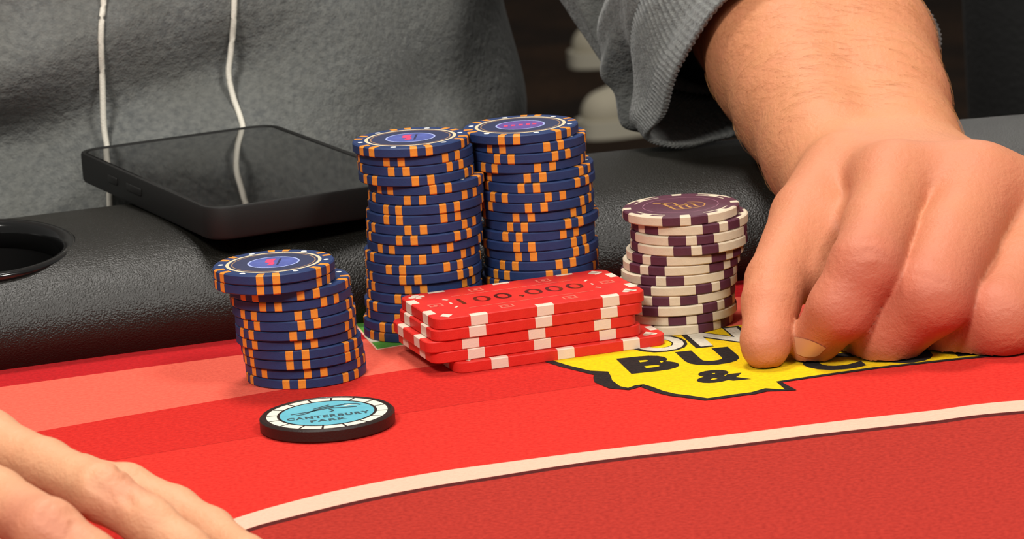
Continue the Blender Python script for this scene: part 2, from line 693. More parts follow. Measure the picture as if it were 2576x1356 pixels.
# yellow state-shaped logo
edge = [(1380, 905), (1432, 921), (1485, 934), (1530, 936), (1537, 948), (1540, 958), (1560, 973), (1580, 977), (1600, 970),
        (1620, 968), (1640, 974), (1670, 985), (1700, 992), (1735, 996), (1780, 1003), (1815, 998), (1850, 993), (1890, 988), (1925, 978), (1975, 981), (1952, 961),
        (2050, 946), (2200, 925), (2400, 903), (2576, 886), (2700, 874)]
lo = [atz(*p)[:2] for p in edge]
back = [np.array([lo[-1][0] + 0.01, -0.02]), np.array([0.10, -0.018]), np.array([0.05, -0.028]), np.array([0.0, -0.03]), np.array([-0.004, -0.045])]
yl = lo + back
fpart('state_logo', poly_plate('state_logo', yl, Z3, Z3), M_YELLOW, 'yellow state-shaped logo')
o_pts = [np.array(p) for p in lo]
wid = [0.0028] * len(o_pts)
for i in (3, 4, 5):
    wid[i] = 0.0058
for i in (6, 18, 19):
    wid[i] = 0.004
for i in range(20, len(wid)):
    wid[i] = 0.0022
off_o = []
for i, p in enumerate(o_pts):
    t = o_pts[min(i + 1, len(o_pts) - 1)] - o_pts[max(i - 1, 0)]
    t /= np.linalg.norm(t)
    off_o.append(p + np.array([t[1], -t[0]]) * wid[i])
fpart('logo_outline', strip('logo_outline', o_pts, off_o, Z4), M_BLACKPRINT, 'black logo outline')


def flat_text(name, s, org, ex, ey, hgt, width, m, z, bold, label=None):
    """lettering printed on the felt: lower-left org, unit directions ex, ey, cap height and width in metres"""
    me = text_mesh(name, s, 1.0, offset=bold, align='LEFT')
    c = np.array([v.co[:] for v in me.vertices])
    mn, mx = c.min(0), c.max(0)
    ex, ey = np.array(ex) / np.linalg.norm(ex), np.array(ey) / np.linalg.norm(ey)
    for v in me.vertices:
        a = (v.co.x - mn[0]) / (mx[0] - mn[0]) * width
        b = (v.co.y - mn[1]) / (mx[1] - mn[1]) * hgt
        p = np.array(org) + ex * a + ey * b
        v.co = (p[0], p[1], z)
    me.update()
    bm = bmesh.new()
    bm.from_mesh(me)
    for fc in bm.faces:
        fc.normal_update()
        if fc.normal.z < 0:
            fc.normal_flip()
    bm.to_mesh(me)
    bm.free()
    return fpart(name, me, m, label)


B_EX, B_EY = (1.0, 0.165), (-0.19, 1.0)
flat_text('logo_letter', 'B', (0.0366, -0.0818), B_EX, B_EY, 0.0225, 0.0175, M_BLACKPRINT, Z4, 0.055, 'black letter B')
flat_text('logo_letter', 'U', (0.0565, -0.0782), B_EX, B_EY, 0.0228, 0.0180, M_BLACKPRINT, Z4, 0.06, 'black letter U')
flat_text('logo_letter', '&', (0.0575, -0.1012), (1.0, 0.13), (-0.12, 1.0), 0.0165, 0.0170, M_BLACKPRINT, Z4, 0.05, 'black ampersand')
flat_text('logo_letter', 'C', (0.0945, -0.0958), B_EX, B_EY, 0.0225, 0.0185, M_BLACKPRINT, Z4, 0.055, 'black letter C')
flat_text('logo_letter', 'O', (0.1185, -0.0925), B_EX, B_EY, 0.0225, 0.0185, M_BLACKPRINT, Z4, 0.055, 'black letter O')
for a, b in ((0.1425, -0.0868), (0.153, -0.083)):
    fpart('logo_stroke', mesh('logo_stroke', [(a, b, Z4), (a + .0055, b + .0008, Z4), (a + .004, b + .008, Z4), (a - .001, b + .007, Z4)], [(0, 1, 2, 3)]), M_BLACKPRINT)
for s, a, b in (('O', 0.0415, -0.0545), ('N', 0.0612, -0.0505)):
    flat_text('logo_letter_edge', s, (a - 0.0016, b - 0.0018), B_EX, B_EY, 0.0256, 0.0212 if s == 'N' else 0.0196, M_BLACKPRINT, Z4, 0.06)
    flat_text('logo_letter', s, (a, b), B_EX, B_EY, 0.022, 0.018 if s == 'N' else 0.0165, M_WHITEPRINT, Z5, 0.035, 'white letter ' + s)
# green corner print beside the tall blue stack
fpart('corner_print', mesh('corner_print', [(-0.0475, -0.0233, Z3), (-0.018, -0.009, Z3), (-0.03, 0.02, Z3), (-0.0566, 0.02, Z3)], [(0, 1, 2, 3)]), M_GREEN, 'green printed patch')
fpart('corner_print_edge', mesh('corner_print_edge', [(-0.0478, -0.0246, Z2), (-0.018, -0.0102, Z2), (-0.03, 0.02, Z2), (-0.0574, 0.02, Z2)], [(0, 1, 2, 3)]), M_LINE, 'pale edge of the green patch')
fpart('corner_print_mark', mesh('corner_print_mark', [(-0.0497, -0.0135, Z4), (-0.0455, -0.0115, Z4), (-0.0515, -0.003, Z4), (-0.0525, -0.004, Z4)], [(0, 1, 2, 3)]), M_WHITEPRINT)

# padded rail
PROF = [(0.010, -0.012), (0.0035, -0.004), (0.0008, 0.001), (-0.0022, 0.006), (-0.003, 0.011), (-0.0016, 0.0165), (0.0022, 0.022), (0.0085, 0.0272),
        (0.017, 0.0310), (0.028, 0.0333), (0.042, 0.0344), (0.060, 0.0348), (0.080, 0.0346), (0.096, 0.0338), (0.107, 0.0318), (0.115, 0.0275),
        (0.1195, 0.020), (0.121, 0.010), (0.1195, 0.0), (0.115, -0.012), (0.106, -0.022), (0.09, -0.03), (0.05, -0.034), (0.02, -0.028)]
rx = np.linspace(-0.75, 0.75, 181)
rv, rf = [], []
for x in rx:
    for a, z in PROF:
        p = foot_off(x, a)
        rv.append((p[0], p[1], z))
k = len(PROF)
for i in range(len(rx) - 1):
    for q in range(k):
        q2 = (q + 1) % k
        rf.append((i * k + q, (i + 1) * k + q, (i + 1) * k + q2, i * k + q2))
rf.append(tuple(range(k)))
rf.append(tuple((len(rx) - 1) * k + q for q in range(k))[::-1])
rail_me = mesh('rail', rv, rf)
_c = atz(-52, 638, 0.0325)
CUP = Vector((_c[0], _c[1], 0.0))
# cut the cup hole through the pad
tmp = bpy.data.objects.new('rail_tmp', rail_me)
COL.objects.link(tmp)
bmc = bmesh.new()
bmesh.ops.create_cone(bmc, cap_ends=True, segments=64, radius1=0.0318, radius2=0.0318, depth=0.2)
cm = bpy.data.meshes.new('cut')
bmc.to_mesh(cm)
bmc.free()
cut = bpy.data.objects.new('cut', cm)
COL.objects.link(cut)
cut.location = CUP
md = tmp.modifiers.new('b', 'BOOLEAN')
md.object = cut
md.operation = 'DIFFERENCE'
md.solver = 'EXACT'
bpy.context.view_layer.update()
rail_cut = bpy.data.meshes.new_from_object(tmp.evaluated_get(bpy.context.evaluated_depsgraph_get()))
bpy.data.objects.remove(tmp, do_unlink=True)
bpy.data.objects.remove(cut, do_unlink=True)
rail_cut.name = 'rail'
shade(rail_cut, 60)
rail_o = tpart('rail', rail_cut, M_LEATHER)
rail_o['label'] = 'black grained leatherette armrest rail'
# cup holder: flared ring and well
ringp = [(0.0310, -0.012), (0.0325, -0.006), (0.0342, -0.0012), (0.0346, 0.0002), (0.0342, 0.0010), (0.0332, 0.0014), (0.0315, 0.0013), (0.0302, 0.0008), (0.0293, -0.0004), (0.0288, -0.003), (0.0287, -0.008), (0.0295, -0.0085)]
cup = tpart('cup_holder', shade(lathe(ringp, 72, name='cup_holder'), 60), M_PLASTIC)
cup.location = (CUP.x, CUP.y, 0.75 + 0.0336)
cup.rotation_euler = (math.radians(6), 0, math.radians(17))
cup['label'] = 'glossy black cup holder ring'
obj('well', shade(lathe([(0.0290, -0.004), (0.0286, -0.06), (0.0275, -0.075), (0.0, -0.077)], 56, name='well'), 60), M_WELL, cup)
# table body and pedestal below the playing surface
tpart('table_board', mesh('table_board', [(-0.74, -0.76, -0.05), (0.74, -0.76, -0.05), (0.74, 0.06, -0.05), (-0.74, -0.2, -0.05), (-0.74, -0.76, -0.0125), (0.74, -0.76, -0.0125), (0.74, 0.06, -0.0125), (-0.74, -0.2, -0.0125)],
      [(0, 3, 2, 1), (4, 5, 6, 7), (0, 1, 5, 4), (1, 2, 6, 5), (2, 3, 7, 6), (3, 0, 4, 7)]), M_WOOD)
ped = lathe([(0.0, -0.05), (0.16, -0.05), (0.14, -0.1), (0.1, -0.2), (0.1, -0.55), (0.16, -0.66), (0.33, -0.72), (0.34, -0.75), (0, -0.75)], 40, name='pedestal')
po = tpart('pedestal', shade(ped, 50), M_WOOD)
po.location = (0, -0.4, 0.75)

# ------------------------------------------------------------------ round chips
R, T, PT = 0.020, 0.00336, 0.00342
BV = 0.0004
body_prof = [(0.0, 0.0), (R - BV, 0.0), (R, BV), (R, T - BV), (R - BV, T), (0.0, T)]
chip_body = shade(lathe(body_prof, 72, name='chip_body'), 30)
chip_body.materials.append(M_BLUE)
pchip_body = chip_body.copy()
pchip_body.materials.clear()
pchip_body.materials.append(M_PURPLE)
EPS = 0.00004


def sector(w, rin, name, m, n=6, top=True):
    a = math.radians(w) / 2
    prof = [(R - BV, -0.0), (R + EPS, BV), (R + EPS, T - BV), (R - BV, T + EPS * 0.6), (rin, T + EPS * 0.6)]
    me = lathe(prof, n, -a, a, name)
    shade(me, 30)
    me.materials.append(m)
    return me


def ring_me(r0, r1, z, name, m, n=56, a0=0.0, a1=2 * math.pi):
    prof = [(r1, z), (r0, z)] if r0 > 0 else [(r1, z), (0.0, z)]
    me = lathe(prof, n, a0, a1, name)
    me.materials.append(m)
    return me


spot_o = sector(7.1, 0.0168, 'edge_spot', M_ORANGE)
dot_me = poly_plate('white_dot', [(0.0172 * math.sin(0) + 0.00105 * math.cos(g), -0.0174 + 0.0009 * math.sin(g)) for g in np.linspace(0, 2 * math.pi, 10, endpoint=False)], T + EPS, T + EPS)
dot_me.materials.append(M_DOT)
cream_ring = ring_me(0.0147, 0.0158, T + EPS, 'cream_ring', M_CREAMRING)
gold_ring = ring_me(0.0135, 0.0139, T + EPS, 'gold_ring', M_GOLDRING)
label_disc = ring_me(0.0, 0.0147, T + EPS * 0.5, 'label_disc', M_NAVY)
centre_blue = ring_me(0.0, 0.0082, T + EPS, 'label_centre', M_LABELBLUE)
centre_vio = ring_me(0.0, 0.0082, T + EPS, 'label_centre', M_LABELVIOLET)
centre_line = ring_me(0.0080, 0.0086, T + EPS * 1.5, 'label_rim', M_LABELLINE)
emb_red = poly_plate('emblem', [(-0.0026, -0.0042), (-0.0006, -0.0046), (0.0004, -0.0018), (0.0, 0.0012), (0.0012, 0.0052), (-0.0004, 0.0058), (-0.0022, 0.0046), (-0.0028, 0.0008), (-0.0014, -0.001)], T + EPS * 2, T + EPS * 2)
emb_red.materials.append(M_EMBLEM)
emb_dark = poly_plate('emblem_stroke', [(0.0006, -0.0046), (0.0013, -0.0046), (0.003, 0.0052), (0.0023, 0.0052)], T + EPS * 2, T + EPS * 2)
emb_dark.materials.append(M_EMBLEMDARK)
emb_bars = []
for bx in (-0.0052, -0.0026, 0.0, 0.0026, 0.0048):
    me = poly_plate('emblem_bar', [(bx - .0008, -.0012), (bx + .0006, -.0014), (bx + .0011, .0012), (bx - .0003, .0016)], T + EPS * 2, T + EPS * 2)
    me.materials.append(M_EMBLEM)
    emb_bars.append(me)

ORD = ['topmost', 'second', 'third', 'fourth', 'fifth', 'sixth', 'seventh', 'eighth', 'ninth', 'tenth', 'eleventh', 'twelfth', 'thirteenth',
       'fourteenth', 'fifteenth', 'sixteenth', 'seventeenth', 'eighteenth', 'nineteenth', 'bottom']


def xat(px, y, z):
    """world x of a point at depth y and height z that lies under image column px"""
    x = 0.0
    for _ in range(5):
        a, b, w = proj((x, y, z))
        x += (px - a) * w / F
    return x


def ordinal(i, n):
    if i == n - 1:
        return 'bottom one'
    return 'topmost' if i == 0 else ORD[i] + ' from top'


def blue_chip(x, y, z, phi, label, group, full=None, dots=False):
    e = empty('poker_chip', (x, y, z), label, 'poker chip', group, phi)
    obj('body', chip_body, None, e)
    for kk in range(6):
        for s in (-7.7, 7.7):
            obj('edge_spot', spot_o, None, e, (0, 0, 0), math.radians(60 * kk + s))
        if full or dots:
            obj('white_dot', dot_me, None, e, (0, 0, 0), math.radians(60 * kk + 30))
    if full:
        obj('label_disc', label_disc, None, e)
        obj('cream_ring', cream_ring, None, e)
        obj('gold_ring', gold_ring, None, e)
        c = obj('label_centre', centre_vio if full == 'violet' else centre_blue, None, e)
        obj('label_rim', centre_line, None, c)
        if full == 'violet':
            for me in emb_bars:
                obj('emblem_bar', me, None, c, (0, 0, 0), -phi + 0.12)
        else:
            obj('emblem', emb_red, None, c, (0, 0, 0), -phi + 0.1)
            obj('emblem_stroke', emb_dark, None, c, (0, 0, 0), -phi + 0.1)
    return e


S1 = [(689, -6.4), (690, -6.2), (728, 17.4), (731, -20.2), (736, 12.1), (743, 12.4), (744, 4.4), (745.5, 8.4), (757.5, -4.5), (763, -5.8), (768, 9.1), (770.5, -12.7)]
S2 = [(1033, 10), (1043, -21.6), (1046, -17.8), (1047.5, 6), (1072, 13.8), (1071, -11.4), (1071.5, 23.7), (1067, 26.7), (1066, -8.6), (1068, -18.7),
      (1069, 17), (1062, -7.9), (1064, -28.9), (1067, -14.6), (1065, -8.2), (1068, -20.4), (1062, -2.6), (1066, -19.5), (1060, 24.6), (1060, 8.5)]
S3 = [(1309.5, -12.2), (1329, 25.5), (1329, -25.5), (1328, 16.7), (1348, -1.4), (1352, -9.2), (1346, 20.1), (1350, -1), (1350, -13.7), (1361, -25),
      (1352, -26.6), (1352, -14), (1361, -15.7), (1362, 24.8), (1361, 15.5), (1358, 3), (1361, -18), (1364, 22), (1360, -7), (1362, 11)]
SP = [(1712.6, 3.9), (1734, 35.1), (1732, 2.2), (1733, 6.9), (1722.5, -41), (1714, -39.7), (1709, -18.8), (1707, 38.9), (1703, -2.7), (1702, 48.5), (1707, 12.1), (1697, 45.8)]


def chip_pose(px, ang, y, z):
    x = xat(px, y, z + T / 2)
    phi = math.radians(ang) + math.atan2(-x, y - CAM[1])
    return x, phi


rng = random.Random(3)
n = len(S1)
for i, (px, an) in enumerate(S1):
    z = (n - 1 - i) * PT
    y = -0.0535 - 0.0065 * (1 - i / (n - 1)) + (-0.003 if i < 2 else 0) + rng.uniform(-.0004, .0004)
    x, phi = chip_pose(px, an, y, z)
    blue_chip(x, y, z, phi, 'blue and orange poker chip, ' + ordinal(i, n) + ' of the short blue stack', 'chips of the short blue stack', 'blue' if i == 0 else None, i == 2)
n = len(S2)
for i, (px, an) in enumerate(S2):
    z = (n - 1 - i) * PT
    y = 0.0012 + rng.uniform(-.0006, .0006) + (-0.002 if i == 0 else 0)
    x, phi = chip_pose(px, an, y, z)
    blue_chip(x, y, z, phi, 'blue and orange poker chip, ' + ordinal(i, n) + ' of the tall stack beside the phone', 'chips of the left tall blue stack', 'blue' if i == 0 else None, i in (4, 18))
n = len(S3)
for i, (px, an) in enumerate(S3):
    z = (n - 1 - i) * PT
    y = 0.0105 + rng.uniform(-.0006, .0006)
    x, phi = chip_pose(px, an, y, z)
    blue_chip(x, y, z, phi, 'blue and orange poker chip, ' + ordinal(i, n) + ' of the tall stack behind the plaques', 'chips of the right tall blue stack', 'violet' if i == 0 else None, i in (1, 4))

# purple and cream chips
long_spot = sector(44.5, 0.0186, 'long_edge_spot', M_CREAM, 14)
short_spot = sector(10.4, 0.0170, 'short_edge_spot', M_CREAM, 5)
a22 = math.radians(22)
arc_line = ring_me(0.0163, 0.0169, T + EPS, 'spot_line', M_CREAM, 12, -a22, a22)
arc_block = ring_me(0.0168, 0.0188, T + EPS, 'spot_link', M_CREAM, 4, -math.radians(6), math.radians(6))
thin_ring = ring_me(0.0128, 0.0130, T + EPS, 'thin_ring', M_PINKLINE)


def stroke(pts, w, z, name, m):
    p = [np.array(q) for q in pts]
    up, dn = [], []
    for i, q in enumerate(p):
        t = p[min(i + 1, len(p) - 1)] - p[max(i - 1, 0)]
        t /= np.linalg.norm(t)
        nn = np.array([-t[1], t[0]]) * w / 2
        up.append(q + nn)
        dn.append(q - nn)
    me = strip(name, up, dn, z)
    me.materials.append(m)
    return me


ZG = T + EPS * 1.5
gold_strokes = [stroke([(a_ * 1.35, b_ * 1.2) for a_, b_ in q], w * 0.75, ZG, 'gold_stroke', M_GOLD) for q, w in (
    ([(-0.0064, 0.0052), (-0.0040, 0.0040), (-0.0014, 0.0042)], 0.0012),
    ([(-0.0042, 0.0046), (-0.0030, -0.0010), (-0.0022, -0.0052)], 0.0013),
    ([(-0.0012, 0.0034), (-0.0006, -0.0016), (0.0, -0.0054)], 0.0012),
    ([(-0.0032, -0.0008), (0.0, -0.0004), (0.0036, 0.0004)], 0.0010),
    ([(0.0014, 0.0014), (0.0014, -0.0024), (0.0020, -0.0048)], 0.0012),
    ([(0.0032, 0.0010), (0.0034, -0.0020), (0.0040, -0.0040)], 0.0011))]
swoosh = stroke(catmull([(-0.0030, -0.0066), (0.0020, -0.0070), (0.0066, -0.0050), (0.0082, -0.0010), (0.0066, 0.0026), (0.0030, 0.0042)], 5), 0.0005, ZG, 'gold_swoosh', M_GOLD)
n = len(SP)
for i, (px, an) in enumerate(SP):
    z = (n - 1 - i) * PT
    y = -0.0125 + rng.uniform(-.0006, .0006)
    x, phi = chip_pose(px, an, y, z)
    e = empty('poker_chip', (x, y, z), 'purple and cream poker chip, ' + ordinal(i, n) + ' of the purple stack', 'poker chip', 'chips of the purple stack', phi)
    obj('body', pchip_body, None, e)
    for kk in range(4):
        q = math.radians(90 * kk)
        obj('short_edge_spot', short_spot, None, e, (0, 0, 0), q)
        L = obj('long_edge_spot', long_spot, None, e, (0, 0, 0), q + math.pi / 4)
        if i < 2:
            obj('spot_line', arc_line, None, L)
            obj('spot_link', arc_block, None, L)
    if i == 0:
        obj('thin_ring', thin_ring, None, e)
        for me in gold_strokes:
            obj('gold_stroke', me, None, e, (0, 0, 0), -phi + 0.1)
        obj('gold_swoosh', swoosh, None, e, (0, 0, 0), -phi + 0.1)

# ------------------------------------------------------------------ red plaques
PA, PB, PR, PH = 0.0372, 0.0208, 0.0042, 0.00372
PP = 0.00378
plaque_body = rr_slab('plaque_body', PA, PB, PR, [(0.0003, 0), (0, 0.0003), (0, PH - 0.0003), (0.0003, PH)], 8)
plaque_body.materials.append(M_PLAQUE)


def edge_block(w, d, name='edge_spot'):
    """white insert wrapping an edge; local -y is the outside, origin on the edge line"""
    e, b = 0.00004, 0.0003
    prof = [(b, -0.0), (-e, b), (-e, PH - b), (b, PH + e * .7), (d, PH + e * .7)]
    v, f = [], []
    for x in (-w / 2, w / 2):
        v += [(x, y, z) for y, z in prof]
    for q in range(len(prof) - 1):
        f.append((q, 5 + q, 5 + q + 1, q + 1))
    me = mesh(name, v, f)
    me.materials.append(M_PLAQUEWHITE)
    return me


blk_l = edge_block(0.0059, 0.0024)
blk_s = edge_block(0.0062, 0.0030)
ZP = PH + 0.00005


def flat(name, pts, m, z=None):
    me = poly_plate(name, pts, z or ZP, z or ZP)
    me.materials.append(m)
    return me


def circ(cx, cy, r, n=10):
    return [(cx + r * math.cos(2 * math.pi * i / n), cy + r * math.sin(2 * math.pi * i / n)) for i in range(n)]


def suit_mesh(kind, s):
    bm = bmesh.new()

    def add(pts):
        bm.faces.new([bm.verts.new((x * s, y * s, ZP)) for x, y in pts])
    if kind == 'diamond':
        add([(0, -1), (.75, 0), (0, 1), (-.75, 0)])
    elif kind == 'club':
        add(circ(0, .5, .46)); add(circ(-.5, -.1, .46)); add(circ(.5, -.1, .46)); add([(-.35, -1), (.35, -1), (.1, .2), (-.1, .2)])
    elif kind == 'spade':
        add(circ(-.4, -.15, .45)); add(circ(.4, -.15, .45)); add([(-.82, 0), (-.1, -.45), (.1, -.45), (.82, 0), (0, 1)]); add([(-.35, -1), (.35, -1), (.1, -.2), (-.1, -.2)])
    else:
        add(circ(-.4, .35, .45)); add(circ(.4, .35, .45)); add([(-.82, .2), (0, -1), (.82, .2), (0, .5)])
    me = bpy.data.meshes.new('suit_mark')
    bm.to_mesh(me)
    bm.free()
    me.materials.append(M_PLAQUEWHITE)
    return me


def frame_mesh(a, b, w, name='die_outline'):
    o_ = [(-a, -b), (a, -b), (a, b), (-a, b)]
    i_ = [(-a + w, -b + w), (a - w, -b + w), (a - w, b - w), (-a + w, b - w)]
    me = mesh(name, [(x, y, ZP) for x, y in o_ + i_], [(k, (k + 1) % 4, 4 + (k + 1) % 4, 4 + k) for k in range(4)])
    me.materials.append(M_PLAQUEPALE)
    return me


die_me = frame_mesh(0.0024, 0.0021, 0.0006)
pip_me = flat('die_pip', [(-.0009, -.0003), (.0003, -.0009), (.0009, .0003), (-.0003, .0009)], M_PLAQUEPALE)
suits = {k: suit_mesh(k, 0.0030) for k in ('diamond', 'club', 'spade', 'heart')}
dash_me = flat('dash', [(-.0011, -.0004), (.0011, -.0004), (.0011, .0004), (-.0011, .0004)], M_PLAQUEWHITE)
rule_me = flat('panel_rule', [(-.0055, -.0002), (.0055, -.0002), (.0055, .0002), (-.0055, .0002)], M_PLAQUEPALE)
num_me = text_mesh('numeral', '100,000', 0.0098, offset=0.0, space=1.12)
cc = np.array([v.co[:] for v in num_me.vertices])
mid = (cc.max(0) + cc.min(0)) / 2
xform(num_me, lambda c: ((c.x - mid[0]) * 1.34, (c.y - mid[1]) * 1.2, ZP))
num_me.materials.append(M_FOIL)

ANG = math.radians(18.2)
exv, eyv = np.array([math.cos(ANG), math.sin(ANG)]), np.array([-math.sin(ANG), math.cos(ANG)])
PC = np.array([0.0028, -0.0353])
offs = [(0, 0, 0), (-0.0010, -0.0003, 0.1), (-0.0034, 0.0002, -0.2), (-0.0018, 0.0004, 0.2), (0.0056, -0.0024, -0.5)]
PORD = ['topmost', 'second from the top', 'third from the top', 'fourth from the top', 'bottom']
for i, (dx, dy, da) in enumerate(offs):
    p = PC + exv * dx + eyv * dy
    z = (4 - i) * PP
    e = empty('poker_plaque', (p[0], p[1], z), 'red rectangular 100,000 plaque with white edge blocks, ' + PORD[i] + ' of its pile', 'plaque', 'pile of red plaques', ANG + math.radians(da))
    obj('body', plaque_body, None, e)
    for fx in (-0.0222, 0.0010, 0.0242):
        obj('edge_spot', blk_l, None, e, (fx, -PB, 0), 0)
        obj('edge_spot', blk_l, None, e, (-fx, PB, 0), math.pi)
    for fy in (-0.0092, 0.0092):
        obj('edge_spot', blk_s, None, e, (-PA, fy, 0), -math.pi / 2)
        obj('edge_spot', blk_s, None, e, (PA, fy, 0), math.pi / 2)
    if i in (0, 4):
        for kind, sx, sy in (('club', -1, 1), ('spade', 1, 1), ('heart', 1, -1), ('diamond', -1, -1)):
            obj('suit_mark', suits[kind], None, e, (sx * 0.0322, sy * 0.0163, 0), 0 if sy > 0 else math.pi)
    if i == 0:
        for ax_, ay in ((-0.0115, 0.0148), (0.0128, 0.0148), (-0.0105, -0.0148), (0.0118, -0.0148), (-0.0306, 0.0), (0.0306, 0.0)):
            d_ = obj('die_mark', die_me, None, e, (ax_, ay, 0), 0)
            obj('die_pip', pip_me, None, d_)
        for sx in (-1, 1):
            for yy, r_ in ((-0.0062, 0.9), (0, 1.57), (0.0062, -0.9)):
                obj('dash', dash_me, None, e, (sx * 0.0252, yy, 0), r_ * (1 if sx < 0 else -1))
        for sy in (-1, 1):
            for xx in (-0.0165, -0.0055, 0.0055, 0.0165):
                obj('panel_rule', rule_me, None, e, (xx, sy * 0.0098, 0), 0)
        nm = obj('numeral', num_me, None, e)
        nm['label'] = 'brown foil numerals 100,000'

# ------------------------------------------------------------------ round black button with a blue face
BR, BH = 0.0213, 0.0044
bp_ = atz(822.5, 1038, BH)
btn = empty('dealer_button', (bp_[0], bp_[1], 0), 'round black button with white-ringed light blue racetrack face on the red felt', 'button', None, math.radians(9))
obj('body', shade(lathe([(0, 0), (BR - .0006, 0), (BR, .0006), (BR, BH - .0006), (BR - .0006, BH), (BR - .0012, BH), (BR - .0015, BH - .0002), (0, BH - .0002)], 80, name='button_body'), 30), M_PUCKBLACK, btn)
ZB = BH - .0002
for kk in range(16):
    c_ = math.radians(22.5 * kk)
    hw = math.radians(10.1)
    me = ring_me(0.0158, 0.0191, ZB + .00006, 'rim_block', M_PUCKWHITE, 5, c_ - hw, c_ + hw)
    obj('rim_block', me, None, btn)
obj('face', ring_me(0.0, 0.0149, ZB + .00008, 'face', M_PUCKBLUE, 56), None, btn)


def ink(name, me, parent=btn):
    o = obj(name, me, M_PUCKINK, parent)
    return o


t1 = text_mesh('lettering', 'CANTERBURY', 0.0044, offset=0.00022, space=1.25)
c_ = np.array([v.co[:] for v in t1.vertices])
m_ = (c_.max(0) + c_.min(0)) / 2
w_ = (c_.max(0) - c_.min(0))[0]


def bend(c):
    u = (c.x - m_[0]) / w_
    return (u * 0.0262, (c.y - m_[1]) * 0.95 - 0.0035 + 0.0012 * (0.25 - u * u) * -1.5, ZB + .00012)


ink('lettering', xform(t1, bend))['label'] = 'dark lettering CANTERBURY'
t2 = text_mesh('lettering', 'PARK', 0.0040, offset=0.0002, space=1.25)
c2 = np.array([v.co[:] for v in t2.vertices])
m2_ = (c2.max(0) + c2.min(0)) / 2
ink('lettering', xform(t2, lambda c: (c.x - m2_[0] - 0.0005, (c.y - m2_[1]) * .9 - 0.0088, ZB + .00012)))['label'] = 'dark lettering PARK'
# running-horse emblem in brush strokes
for q, w in (([(-0.0112, 0.0022), (-0.006, 0.0034), (-0.001, 0.0050), (0.003, 0.0068)], 0.0009), ([(-0.004, 0.0040), (0.0, 0.0072), (0.0042, 0.0080), (0.0072, 0.0092)], 0.0012),
             ([(-0.0042, 0.0042), (-0.0068, 0.0014), (-0.0098, 0.0006)], 0.0009), ([(0.002, 0.0056), (0.0052, 0.0050), (0.0100, 0.0044)], 0.0010),
             ([(0.0066, 0.0090), (0.0098, 0.0082), (0.0116, 0.0064)], 0.0011), ([(0.0012, 0.0052), (0.0022, 0.0024), (0.0008, 0.0008)], 0.0008),
             ([(-0.0036, 0.0064), (-0.0004, 0.0086), (0.0018, 0.0100)], 0.0008)):
    ink('horse_stroke', stroke(catmull(q, 4), w, ZB + .00012, 'horse_stroke', M_PUCKINK))
obj('white_wave', stroke(catmull([(0.006, 0.0066), (0.0085, 0.0076), (0.0110, 0.0068)], 4), 0.0008, ZB + .00012, 'white_wave', M_PUCKWHITE), None, btn)

# ------------------------------------------------------------------ the phone on the rail
Lc = np.array([-0.1640, 0.1420])
ds, dl = np.array([.914, .407]), np.array([.407, -.914])
PW, PL = 0.081, 0.150
pc = Lc + ds * PW / 2 + dl * PL / 2
pz = 0.0349
ph = empty('smartphone', (pc[0], pc[1], pz), 'black smartphone in a black case lying across the rail', 'phone', None, math.atan2(ds[1], ds[0]))
obj('case', rr_slab('case', PW / 2, PL / 2, 0.0095, [(0.0014, 0), (0.0005, 0.0005), (0, 0.0016), (0, 0.0110), (0.0003, 0.0116), (0.0010, 0.0118), (0.0018, 0.0114), (0.0021, 0.0108)], 10), M_CASE, ph)
scr = obj('screen', rr_slab('screen', PW / 2 - 0.0024, PL / 2 - 0.0024, 0.0075, [(0, 0.0104), (0, 0.0110), (0.0004, 0.0113)], 10), M_GLASS, ph)
for yy, ln in ((0.030, 0.010), (0.006, 0.016)):
    obj('side_button', boxed('side_button', 0.0010, ln, 0.0028, 0.0004), M_CASE, ph, (-PW / 2 - 0.0001, yy, 0.0068))

# ------------------------------------------------------------------ player in the grey hoodie
person = empty('person', (-0.2, 0.33, -0.75), 'person in a grey hoodie leaning an arm over the rail, fingers on the felt', 'person')
PO = Vector((-0.2, 0.33, -0.75))


def ppart(name, me, m, label=None, parent=None):
    o = obj(name, me, m, parent or person)
    if parent is None:
        o.location = -PO
    if label:
        o['label'] = label
    return o


mmv = lambda *p: np.array(p, float) / 1000.0
g = SDF(mmv(58, -118, 0.2), mmv(232, 262, 160), 0.00125)
def J(px, py, y, r):
    p = aty(px, py, y / 1000.0) * 1000
    return (p[0], p[1], p[2], r)


th = [J(2120, 450, 2, 16), J(2036, 550, -25, 13), J(1954, 708, -58, 10.2), J(1940, 760, -67, 9.4), J(1926, 860, -81, 7.9), J(1925, 876, -83, 7.2)]
FING = [
    [J(2252, 475, -34, 14), J(2212, 575, -62, 12.2), J(2178, 668, -84, 11.6), J(2114, 776, -87, 10.4), J(2044, 866, -77, 8.0)],
    [J(2462, 495, -36, 15), J(2396, 620, -64, 13.4), J(2346, 744, -87, 12.6), J(2232, 838, -79, 11.6), J(2165, 852, -64, 9.4)],
    [J(2640, 550, -32, 14.5), J(2578, 692, -60, 13.2), J(2522, 802, -84, 12.4), J(2405, 846, -72, 11.0), J(2330, 856, -62, 9.2)],
    [J(2800, 650, -20, 12), J(2745, 770, -44, 11), J(2680, 840, -62, 10.5), J(2580, 864, -64, 9), J(2510, 860, -56, 8)]]
